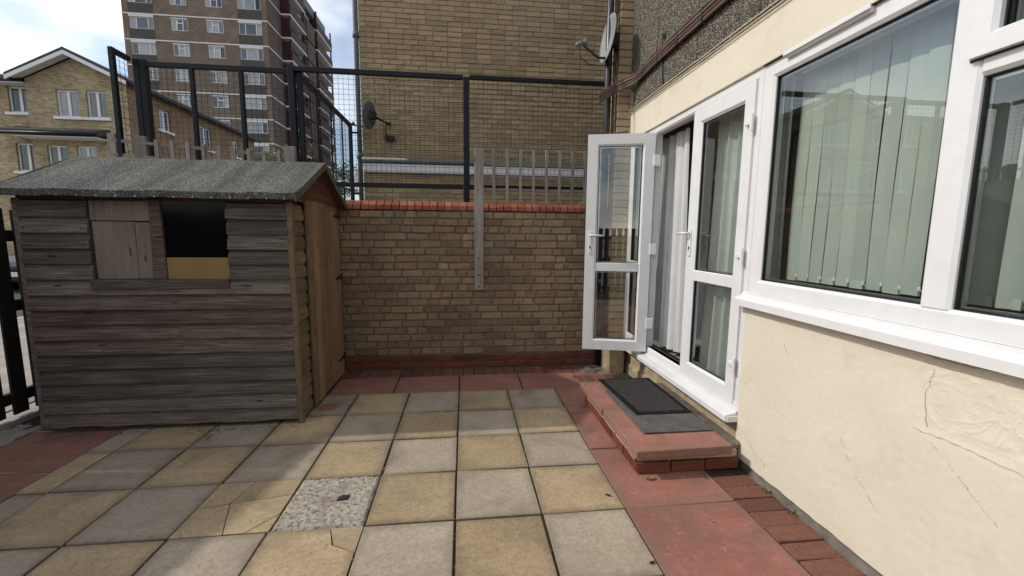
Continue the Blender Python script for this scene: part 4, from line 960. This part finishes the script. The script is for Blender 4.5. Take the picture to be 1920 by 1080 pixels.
# ------------------------------------------------------------------ dark picket fence on the left
pf = thing('picket_fence', 'dark stained wooden picket fence along the street side', 'fence', (-3.38, -2.0, 0))
y = 0.62
kk = 0
while y > -5.6:
    gap = 0.062 if y > -0.36 else random.choice((0.0015, 0.0015, 0.003, 0.008)); w_ = 0.108
    ht = 1.60 if y > -0.46 else 2.04-0.19*(-0.6-y)  # out of view: taller, sloped, tight-gapped to shape the shadow on the paving
    if y < -2.4: ht = 1.70
    o = MB().box(-3.36, -3.340, y-w_, y, 0.05, ht+random.uniform(-.006, .006), 0.003, 0.0005).build('picket', 'fence_dark', pf); y -= w_+gap
for z in (0.13, 0.83, 1.36): MB().box(-3.405, -3.362, -5.6, 0.62, z, z+0.085, 0.004).build('rail', 'fence_dark', pf)
for y in (0.5, -1.72, -3.9):
    mb = MB(); mb.box(-3.51, -3.41, y-0.05, y+0.05, -0.05, 1.74, 0.005); mb.build('post', 'fence_dark', pf)
    MB().prism([(-3.525, y-0.065, 1.742), (-3.395, y-0.065, 1.742), (-3.395, y+0.065, 1.742), (-3.525, y+0.065, 1.742)], (0, 0, 0.02)).build('post_cap', 'fence_dark', pf)
    MB().lathe([(0.02, 1.762), (0.045, 1.79), (0.052, 1.82), (0.04, 1.855), (0.005, 1.875)], lambda a, b_, c, y=y: (-3.46+a, y+b_, c), 14).build('added_finial', 'fence_dark', pf, smooth=True)  # finial added for the rounded shadow it throws onto the paving
bf = thing('picket_fence', 'dark stained wooden picket fence across the patio behind the viewer', 'fence', (-0.8, -6.2, 0))
x = -3.3
while x < 1.7:
    MB().box(x, x+0.108, -6.2, -6.18, 0.05, 1.62, 0.003, 0.002).build('picket', 'fence_dark', bf); x += 0.155
for z in (0.13, 0.83, 1.36): MB().box(-3.3, 1.75, -6.245, -6.2015, z, z+0.085, 0.004).build('rail', 'fence_dark', bf)
struct(box('kerb', 'kerb', None, -3.53, -3.30, -6, 0.64, -0.088, 0.03, 0.006))

# ------------------------------------------------------------------ yellow brick town house
th = thing('town_house', 'yellow brick town house with white gable boards and casement windows', 'house', (-18.5, 26, 0))
TX0, TX1, TY, TYB = -20.75, -16.30, 19.9, 32.6
tf = lambda u, v, w: (u, TY-w, v)
tl = lambda u, v, w: (u, TY+0.45-w, v)
ts = lambda u, v, w: (TX1+w, u, v)
fh = [(-19.48, -18.50, 6.97, 8.24), (-18.16, -17.27, 6.97, 8.24), (-20.15, -19.24, 4.32, 5.62), (-18.84, -17.96, 4.32, 5.62), (-20.1, -19.2, 1.55, 2.85), (-18.2, -17.2, 0.15, 2.5)]
lh = [(-21.95, -20.98, 7.2, 8.42), (-21.9, -20.95, 4.40, 5.76), (-21.9, -21.0, 1.6, 2.95), (-24.2, -23.2, 7.2, 8.42), (-24.2, -23.2, 4.4, 5.76)]
shh = [(22.0, 22.9, 7.0, 8.1), (25.5, 26.8, 6.75, 8.1), (29.3, 30.2, 6.9, 8.0)]
mb = MB(); holed_wall(mb, tf, TX0, TX1, 0, 8.66, fh, 0.16)
mb.add([(TX0, TY, 8.66), (TX1, TY, 8.66), ((TX0+TX1)/2, TY, 9.72)], [[0, 1, 2]]); mb.add([(TX0, TY, 0), (TX0, TY+0.45, 0), (TX0, TY+0.45, 8.7), (TX0, TY, 8.7)], [[0, 1, 2, 3]])
holed_wall(mb, tl, -27, TX0, 0, 8.6, lh, 0.16)
mb.build('front_wall', 'house_brick', th, recalc=False)
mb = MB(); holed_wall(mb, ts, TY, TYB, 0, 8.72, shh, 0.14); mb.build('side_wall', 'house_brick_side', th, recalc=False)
MB().box(-27, TX1-0.2, TY+0.7, TYB, 0, 8.6).build('dark_core', 'tower_dark', th)
def win2(xf_, h, par, n=2, nm='window', sill=True, curtain_=False):
    a, b_, c, d = h; e = 0.10
    w = MB(); w.ring(xf_, a, b_, c, d, [(0, -e-0.05), (0, -e), (0.075, -e), (0.075, -e-0.05)])
    for k in range(1, n): u = a+(b_-a)*k/n; w.box(u-0.06, u+0.06, c+0.07, d-0.07, -e-0.05, -e+0.012, 0, 0, xf_)
    w = w.build(nm, 'white_paint', par)
    for k in range(n):
        u0 = a+(b_-a)*k/n; u1 = a+(b_-a)*(k+1)/n
        MB().box(u0+0.05, u1-0.05, c+0.05, d-0.05, -e-0.035, -e-0.03, 0, 0, xf_).build('pane', 'far_pane', w)
    if sill: MB().box(a-0.16, b_+0.16, c-0.13, c, -0.05, 0.09, 0.01, 0, xf_).build('sill', 'white_paint', w)
for h in fh: win2(tf, h, th)
for h in lh: win2(tl, h, th)
for h in shh: win2(ts, h, th)
XM = (TX0+TX1)/2
def troof(sg):
    xe = TX0-0.35 if sg < 0 else TX1+0.35
    p = [(XM, 9.86), (xe, 8.62), (xe, 8.74), (XM, 10.0)]
    r_ = MB().prism([(x, TY-0.55, z) for x, z in p], (0, TYB-TY+0.9, 0)).build('roof', 'roof_tile', th)
    q = [(XM, 9.86), (xe, 8.62), (xe, 8.44), (XM, 9.68)]
    MB().prism([(x, TY-0.56, z) for x, z in q], (0, 0.06, 0)).build('barge_board', 'white_paint', r_)
    q = [(XM, 9.845), (xe, 8.605), (xe, 8.57), (XM, 9.81)]
    MB().prism([(x, TY-0.50, z) for x, z in q], (0, 0.50, 0)).build('soffit', 'white_paint', r_)
    MB().box(xe-0.07, xe+0.07, TY-0.5, TYB+0.3, 8.52, 8.62, 0.01).build('gutter', 'metal_black', r_)
troof(-1); troof(1)
r_ = MB().prism([(-27.3, TY-0.1, 8.62), (-27.3, TY-0.1, 8.74), (-27.3, TY+5, 10.4), (-27.3, TY+5, 10.28)], (27.3+TX0-0.2, 0, 0)).build('roof', 'roof_tile', th)
MB().box(-27.3, TX0-0.05, TY-0.16, TY-0.03, 8.5, 8.63, 0.01).build('gutter', 'metal_black', r_); MB().box(-27.3, TX0-0.05, TY-0.05, TY+0.43, 8.44, 8.50).build('soffit', 'white_paint', r_)
MB().prism([(-21.75, TY+0.44, 6.24), (-21.75, TY-0.85, 5.92), (-21.75, TY-0.85, 6.17), (-21.75, TY+0.44, 6.55)], (4.5, 0, 0)).build('canopy_roof', 'roof_tile', th)
MB().box(-20.74, -17.3, TY-0.80, TY-0.01, 5.86, 5.915, 0.01).build('canopy_soffit', 'white_paint', th); MB().tube([(-21.78, TY-0.92, 6.0), (-17.22, TY-0.92, 6.0)], 0.07, 8).build('canopy_gutter', 'metal_black', th, smooth=True)

# ------------------------------------------------------------------ tower block
tw = thing('tower_block', 'tall brown brick tower block with white bands and red balconies', 'tower block', (-29, 56, 0))
AX0, AX1, AY, AYB, AZ = -36.4, -21.65, 49.4, 71.0, 31.2
FH = 2.64; B0 = 24.88-9*FH
nf = int((AZ-B0)/FH)
cols = [(-35.75, -33.35, 1.22, 1), (-31.6, -29.9, 1.2, 0), (-28.0, -26.25, 1.2, 0), (-24.65, -22.25, 1.22, 1)]
holes = []
for f in range(nf+1):
    zb = B0+f*FH
    for (a, b_, h, big) in cols: holes.append((a, b_, zb-0.30-h, zb-0.30, big))
ta = lambda u, v, w: (u, AY-w, v)
mb = MB(); holed_wall(mb, ta, AX0, AX1, -0.1, AZ, [h[:4] for h in holes if h[2] > 0.2], 0.12); mb.build('front_wall', 'tower_brick', tw, recalc=False)
MB().box(AX0+0.1, AX1-0.12, AY+0.35, AYB, 0, AZ).build('core', 'tower_dark', tw)
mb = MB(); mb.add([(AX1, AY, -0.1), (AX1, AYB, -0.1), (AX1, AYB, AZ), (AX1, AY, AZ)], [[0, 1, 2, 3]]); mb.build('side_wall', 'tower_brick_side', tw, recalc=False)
mb = MB(); mb.add([(AX0, AY, -0.1), (AX0, AYB, -0.1), (AX0, AYB, AZ), (AX0, AY, AZ)], [[0, 3, 2, 1]]); mb.build('side_wall', 'tower_brick', tw, recalc=False)
MB().box(AX0-0.1, AX1+0.1, AY-0.1, AYB, AZ, AZ+0.3).build('parapet', 'band', tw)
proto = {}
for (a, b_, c, d, big) in holes:
    if c <= 0.2: continue
    key = (round(b_-a, 2), big); loc = Vector(((a+b_)/2, AY+0.06, c)); W_ = b_-a; Hh = d-c
    if key not in proto:
        lx = lambda u, v, w: (u, -w, v); w = MB(); e = 0.07
        w.ring(lx, -W_/2, W_/2, 0, Hh, [(0, -0.06), (0, 0.0), (e, 0.0), (e, -0.06)])
        us = (-W_*0.22, W_*0.26) if big else (-W_*0.17, W_*0.19)
        for u in us: w.box(u-0.04, u+0.04, e, Hh-e, -0.06, 0.004, 0, 0, lx)
        if not big: w.box(us[0]+0.04, us[1]-0.04, Hh*0.62, Hh*0.62+0.09, -0.06, 0.006, 0, 0, lx); w.box(us[0]+0.03, us[0]+0.1, Hh*0.62, Hh-e, -0.06, 0.008, 0, 0, lx)
        me = bpy.data.meshes.new('window'); me.from_pydata(w.v, [], w.f); me.materials.append(M['white_paint'])
        pmesh = bpy.data.meshes.new('pane')
        edges = [-W_/2+e]+list(us)+[W_/2-e]; pl = []
        proto[key] = (me, edges, Hh)
    me, edges, Hh = proto[key]
    o = bpy.data.objects.new('window', me); place(o, loc, tw)
    for u0, u1 in zip(edges, edges[1:]):
        pk = ('p', round(u1-u0, 3), round(Hh, 2))
        if pk not in proto:
            pm_ = bpy.data.meshes.new('pane'); hw = (u1-u0)/2; pm_.from_pydata([(-hw, 0.03, 0.04), (hw, 0.03, 0.04), (hw, 0.03, Hh-0.04), (-hw, 0.03, Hh-0.04)], [], [[0, 1, 2, 3]]); pm_.materials.append(M['far_pane']); proto[pk] = pm_
        place(bpy.data.objects.new('pane', proto[pk]), loc+Vector(((u0+u1)/2, 0, 0)), o)
for f in range(nf+1):
    zb = B0+f*FH
    MB().box(AX0-0.04, AX1+0.04, AY-0.05, AY+0.1, zb-0.065, zb+0.065).build('white_band', 'band', tw)
    MB().box(AX1-0.1, AX1+0.05, AY+0.1005, AYB, zb-0.065, zb+0.065).build('white_band', 'band', tw)
    for (a, b_, h, big) in cols:
        if not big:
            MB().box(a, b_, AY-0.03, AY+0.06, zb-0.30, zb-0.20).build('window_head', 'band', tw)
        else:
            MB().box(a-0.05, b_+0.05, AY-0.04, AY+0.05, zb-0.299, zb-0.066).build('window_head', 'band', tw)
            if zb-0.3-h-0.9 > 0: MB().box(a-0.05, b_+0.05, AY-0.03, AY+0.05, zb-FH+0.066, zb-0.301-h).build('spandrel', 'spandrel', tw)
    for (y0, y1) in ((53.2, 58.4), (63.0, 70.0)):
        if zb < 2: continue
        MB().box(AX1+0.051, AX1+1.15, y0-0.02, y1+0.02, zb-0.13, zb+0.05).build('balcony_slab', 'band', tw)
        p = MB().box(AX1+1.07, AX1+1.13, y0+0.06, y1-0.06, zb+0.051, zb+1.12); p.box(AX1+0.055, AX1+1.0695, y0, y0+0.06, zb+0.051, zb+2.2)
        p.build('balcony', 'oxblood', tw)
        for yy_ in (y0+0.1, y1-0.4): MB().box(AX1+0.9, AX1+1.06, yy_, yy_+0.25, zb+0.051, zb+FH-0.14).build('balcony_post', 'oxblood', tw)
        MB().box(AX1+0.052, AX1+0.12, y0+0.3, y1-0.3, zb+0.06, zb+2.3).build('balcony_shade_panel', 'tower_dark', tw)  # flat dark panel painting in the shade of a recess behind the balcony
    if zb > 2: MB().box(AX1+0.0505, AX1+0.9, 59.6, 62.6, zb-FH+0.1, zb-0.1).build('stair_bay', 'tower_brick_side', tw)
MB().box(AX1-6, AX1+0.8, 59, 68, AZ+0.3, AZ+1.6, 0.1).build('plant_room', 'pipe_grey', tw)

# ------------------------------------------------------------------ parked car
car = thing('parked_car', 'black hatchback car parked in the street behind the picket fence', 'car', (-10.7, 9.6, -0.06))
CX, CY = -10.7, 7.65; CZ = -0.06
def cs(y, wd, z0, z1, r=0.1):                        # body cross-section
    return [(CX-wd, y, z0), (CX-wd-0.02, y, (z0+z1)/2), (CX-wd+r*0.4, y, z1-r*0.2), (CX-wd+r*2, y, z1), (CX, y, z1+0.02), (CX+wd-r*2, y, z1), (CX+wd-r*0.4, y, z1-r*0.2), (CX+wd+0.02, y, (z0+z1)/2), (CX+wd, y, z0)]
secs = [(0.0, 0.68, 0.30, 0.62), (0.08, 0.78, 0.24, 0.74), (0.5, 0.84, 0.22, 0.88), (1.0, 0.86, 0.22, 0.96), (2.0, 0.87, 0.22, 0.98), (3.2, 0.87, 0.22, 1.0), (3.75, 0.84, 0.24, 0.98), (3.95, 0.76, 0.30, 0.85)]
V = []; F = []
for (dy, wd, z0, z1) in secs: V += cs(CY+dy, wd, CZ+z0, CZ+z1)
for i in range(len(secs)-1):
    for j in range(9): F.append([i*9+j, i*9+(j+1) % 9, (i+1)*9+(j+1) % 9, (i+1)*9+j])
F += [list(range(9)), [63+j for j in range(9)]]
MB().add(V, F).build('body', 'car_paint', car)
def cab(name, mat, e):
    a = [(1.05, 0.96, 0.78), (1.75, 1.42, 0.60), (3.1, 1.44, 0.60), (3.8, 0.98, 0.76)]; V = []; F = []
    for dy, z, wd in a:
        for sg in (-1, 1): V.append((CX+sg*(wd+e), CY+dy, CZ+z+e))
    b0 = len(V)
    for dy in (1.05, 3.8):
        for sg in (-1, 1): V.append((CX+sg*0.78, CY+dy, CZ+0.9))
    F = [[0, 1, 3, 2], [2, 3, 5, 4], [4, 5, 7, 6], [0, 2, 4, 6], [1, 7, 5, 3], [0, 6, 7, 1]]
    MB().add(V, F).build(name, mat, car)
cab('cabin_glass', 'darkglass', 0.0)
MB().prism([(CX-0.585, CY+1.78, CZ+1.425), (CX+0.585, CY+1.78, CZ+1.425), (CX+0.585, CY+3.08, CZ+1.445), (CX-0.585, CY+3.08, CZ+1.445)], (0, 0, 0.03)).build('roof', 'car_paint', car)
for sg in (-1, 1):
    for (p, q) in (((0.79, 1.05, 0.97), (0.61, 1.75, 1.43)), ((0.61, 3.1, 1.45), (0.77, 3.8, 0.99)), ((0.80, 2.45, 0.98), (0.61, 2.42, 1.44))):
        MB().tube([(CX+sg*p[0], CY+p[1], CZ+p[2]), (CX+sg*q[0], CY+q[1], CZ+q[2])], 0.035, 6).build('pillar', 'car_paint', car)
    for dy in (0.75, 3.2):
        w = MB().lathe([(0.19, -0.10), (0.29, -0.10), (0.31, -0.06), (0.31, 0.06), (0.29, 0.10), (0.19, 0.10)], lambda a, b_, c, sg=sg, dy=dy: (CX+sg*0.80+c, CY+dy+a, CZ+0.31+b_), 20).build('wheel', 'tyre', car, smooth=True)
        MB().lathe([(0.19, 0.07*sg), (0.05, 0.09*sg)], lambda a, b_, c, sg=sg, dy=dy: (CX+sg*0.80+c, CY+dy+a, CZ+0.31+b_), 14).build('rim', 'steel', w)
    MB().box(CX+sg*0.46, CX+sg*0.74, CY-0.005, CY+0.12, CZ+0.56, CZ+0.70, 0.03).build('headlight', 'lamp', car)
    MB().box(CX+sg*0.86, CX+sg*1.0, CY+1.18, CY+1.28, CZ+0.98, CZ+1.10, 0.03).build('wing_mirror', 'car_paint', car)
pl = MB().box(CX-0.26, CX+0.26, CY-0.022, CY-0.008, CZ+0.40, CZ+0.51, 0.002).build('number_plate', 'white_paint', car)
jm = MB(); jm.box(CX+0.165, CX+0.178, CY-0.0245, CY-0.0225, CZ+0.425, CZ+0.49); jm.box(CX+0.135, CX+0.1645, CY-0.0245, CY-0.0225, CZ+0.420, CZ+0.433); jm.box(CX+0.135, CX+0.147, CY-0.0245, CY-0.0225, CZ+0.4335, CZ+0.446)
jm.build('plate_letter', 'iron', pl)
MB().box(CX-0.45, CX+0.45, CY-0.012, CY+0.05, CZ+0.52, CZ+0.60, 0.01).build('grille', 'tyre', car)

# ------------------------------------------------------------------ trees
def tree(label, base, h, crown_r, nleaf, mat, seed, leaf_s=0.10, trunk=0.10, crown_z=0.6, group='trees beyond the wall'):
    rnd = random.Random(seed); B = Vector(base); t = thing('tree', label, 'tree', base, group)
    mb = MB(); top = B+Vector((rnd.uniform(-.3, .3), rnd.uniform(-.3, .3), h*0.85))
    P = [B+(top-B)*(i/6)+Vector((rnd.uniform(-.08, .08), rnd.uniform(-.08, .08), 0))*(i > 0) for i in range(7)]
    mb.tube(P, [trunk*(1-0.13*i) for i in range(7)], 8); tips = []
    for k in range(34):
        a = P[rnd.randint(2, 6)]; an = rnd.uniform(0, 6.28); ln = crown_r*rnd.uniform(0.45, 1.0); up = rnd.uniform(0.1, 0.9)*ln
        b_ = a+Vector((math.cos(an)*ln, math.sin(an)*ln, up)); m_ = (a+b_)/2+Vector((rnd.uniform(-.1, .1), rnd.uniform(-.1, .1), 0.12*ln))
        mb.tube([a, m_, b_], [trunk*0.35, trunk*0.2, trunk*0.07], 5); tips += [b_, m_, (m_+b_)/2]
        for _ in range(2):
            c = b_+Vector((rnd.uniform(-1, 1), rnd.uniform(-1, 1), rnd.uniform(-.4, .9)))*crown_r*0.3; mb.tube([m_, c], [trunk*0.12, trunk*0.04], 4); tips.append(c)
    mb.build('trunk', 'tree_bark', t, origin=B)
    V = []; F = []
    for k in range(nleaf):
        c = rnd.choice(tips)+Vector((rnd.gauss(0, 1), rnd.gauss(0, 1), rnd.gauss(0, 0.8)))*crown_r*0.13
        a = Vector((rnd.gauss(0, 1), rnd.gauss(0, 1), rnd.gauss(0, 1))).normalized(); b_ = a.orthogonal().normalized(); s_ = leaf_s*rnd.uniform(0.6, 1.3); i = len(V)
        V += [c-a*s_, c+b_*s_*0.45, c+a*s_, c-b_*s_*0.45]; F.append([i, i+1, i+2, i+3])
    MB().add(V, F).build('crown', mat, t, origin=B, recalc=False)
tree('slender pale young tree between the town house and the tower', (-6.1, 12.5, -0.09), 4.5, 0.9, 2600, 'leaf_pale', 3, 0.055, 0.05)
tree('small green tree behind the mesh fence near its corner', (-5.0, 14.0, -0.09), 4.3, 0.9, 2600, 'leaf', 5, 0.06, 0.05)
tree('broad leafy tree behind the viewer reflected in the open door', (5.5, -15.0, -0.09), 6.5, 2.4, 9000, 'leaf', 8, 0.11, 0.16)

# ------------------------------------------------------------------ small things on the ground
def fallen(label, x, y, s_, rot, mat='iron', z=0.003):
    V = []; F = []; n = 6
    for i in range(n+1):
        t = i/n; w_ = 0.42*math.sin(math.pi*min(1, t*1.02))**0.8+0.02
        for sg in (-1, 0, 1):
            px, py = (t-0.5)*2*s_, sg*w_*s_; V.append((x+px*math.cos(rot)-py*math.sin(rot), y+px*math.sin(rot)+py*math.cos(rot), z+0.012*abs(sg)*s_/0.02*0.5+0.25*s_*(t-0.5)**2*2))
    for i in range(n):
        for j in range(2): q = i*3+j; F.append([q, q+1, q+4, q+3])
    o = MB().add(V, F).build('fallen_leaf', mat, None, smooth=True, recalc=False); tag(o, label, 'leaf', 'fallen leaves on the patio')
fallen('dark curled leaf on the yellow slab left of the doorstep', 0.842, -1.69, 0.017, -0.5)
fallen('small dark leaf on the grey slab at the bottom right', 0.872, -2.185, 0.016, 0.3)
fallen('tiny dark leaf on the shaded yellow slab near the doorstep', 0.72, -0.62, 0.010, 1.0)
fallen('brown dry leaf at the foot of the doorstep corner', 1.15, -1.56, 0.03, 0.3, 'litter')
fallen('tan dry leaf beside the left edge of the doorstep', 1.055, -0.47, 0.018, 1.2, 'litter')
fallen('pale dry leaf on the red slab near the brick pavers', 1.30, -1.95, 0.014, 2.0, 'litter')
rl_ = random.Random(4); mb = MB()
def crumb(x, y, s_):
    an = rl_.uniform(0, 3.14); a = Vector((math.cos(an), math.sin(an), rl_.uniform(-.2, .4)))*s_; b_ = Vector((-math.sin(an), math.cos(an), rl_.uniform(-.2, .3)))*s_*rl_.uniform(0.15, 0.5); c = Vector((x, y, 0.004+abs(a.z)))
    mb.add([c-a, c-b_, c+a, c+b_], [[0, 1, 2, 3]])
for k in range(160): crumb(rl_.uniform(-2.9, -1.2), -0.60-abs(rl_.gauss(0, 0.05)), rl_.uniform(0.004, 0.016))
for k in range(420):
    if rl_.random() < 0.5: crumb(rl_.randint(-5, 2)*0.45+rl_.gauss(0, 0.007), rl_.uniform(-2.4, 0), rl_.uniform(0.003, 0.010))
    else: crumb(rl_.uniform(-2.4, 0.9), -0.45*rl_.randint(0, 5)+rl_.gauss(0, 0.007), rl_.uniform(0.003, 0.010))
for k in range(40): crumb(-1.8+rl_.gauss(0, 0.03)+k*0.002, -0.63-0.22*rl_.random(), rl_.uniform(0.006, 0.02))
for k in range(90): crumb(rl_.uniform(0.95, 1.74), rl_.uniform(-2.6, -1.52), rl_.uniform(0.002, 0.006))
for k in range(60): crumb(1.735+rl_.gauss(0, 0.012), rl_.uniform(-2.6, -1.52), rl_.uniform(0.003, 0.009))
for k in range(60): crumb(rl_.uniform(-1.1, 1.5), 0.65-abs(rl_.gauss(0, 0.04)), rl_.uniform(0.003, 0.008))
o = stuff(mb.build('leaf_litter', 'litter', None, recalc=False)); tag(o, 'scattered dry leaf crumbs in the slab joints and along walls', 'leaf litter')
def weed(label, x, y, n, s_):
    mb = MB()
    for k in range(n):
        an = rl_.uniform(0, 6.28); l_ = s_*rl_.uniform(0.5, 1); d = Vector((math.cos(an), math.sin(an), rl_.uniform(0.4, 1.4))).normalized()*l_; q = Vector((-math.sin(an), math.cos(an), 0))*l_*0.22; c = Vector((x+rl_.gauss(0, s_*0.3), y+rl_.gauss(0, s_*0.5), 0.0))
        mb.add([c, c+d*0.6+q, c+d, c+d*0.6-q], [[0, 1, 2, 3]])
    tag(mb.build('weed', 'leaf', None, recalc=False), label, 'weed', 'weeds at the foot of the house wall')
weed('tiny green weed on the red slab by the doorstep corner', 1.49, -1.575, 14, 0.02)
weed('small weed at the foot of the cream wall, nearest the doorstep', 1.755, -1.74, 16, 0.025)
weed('small weed at the foot of the cream wall, farther from the doorstep', 1.757, -1.93, 18, 0.028)
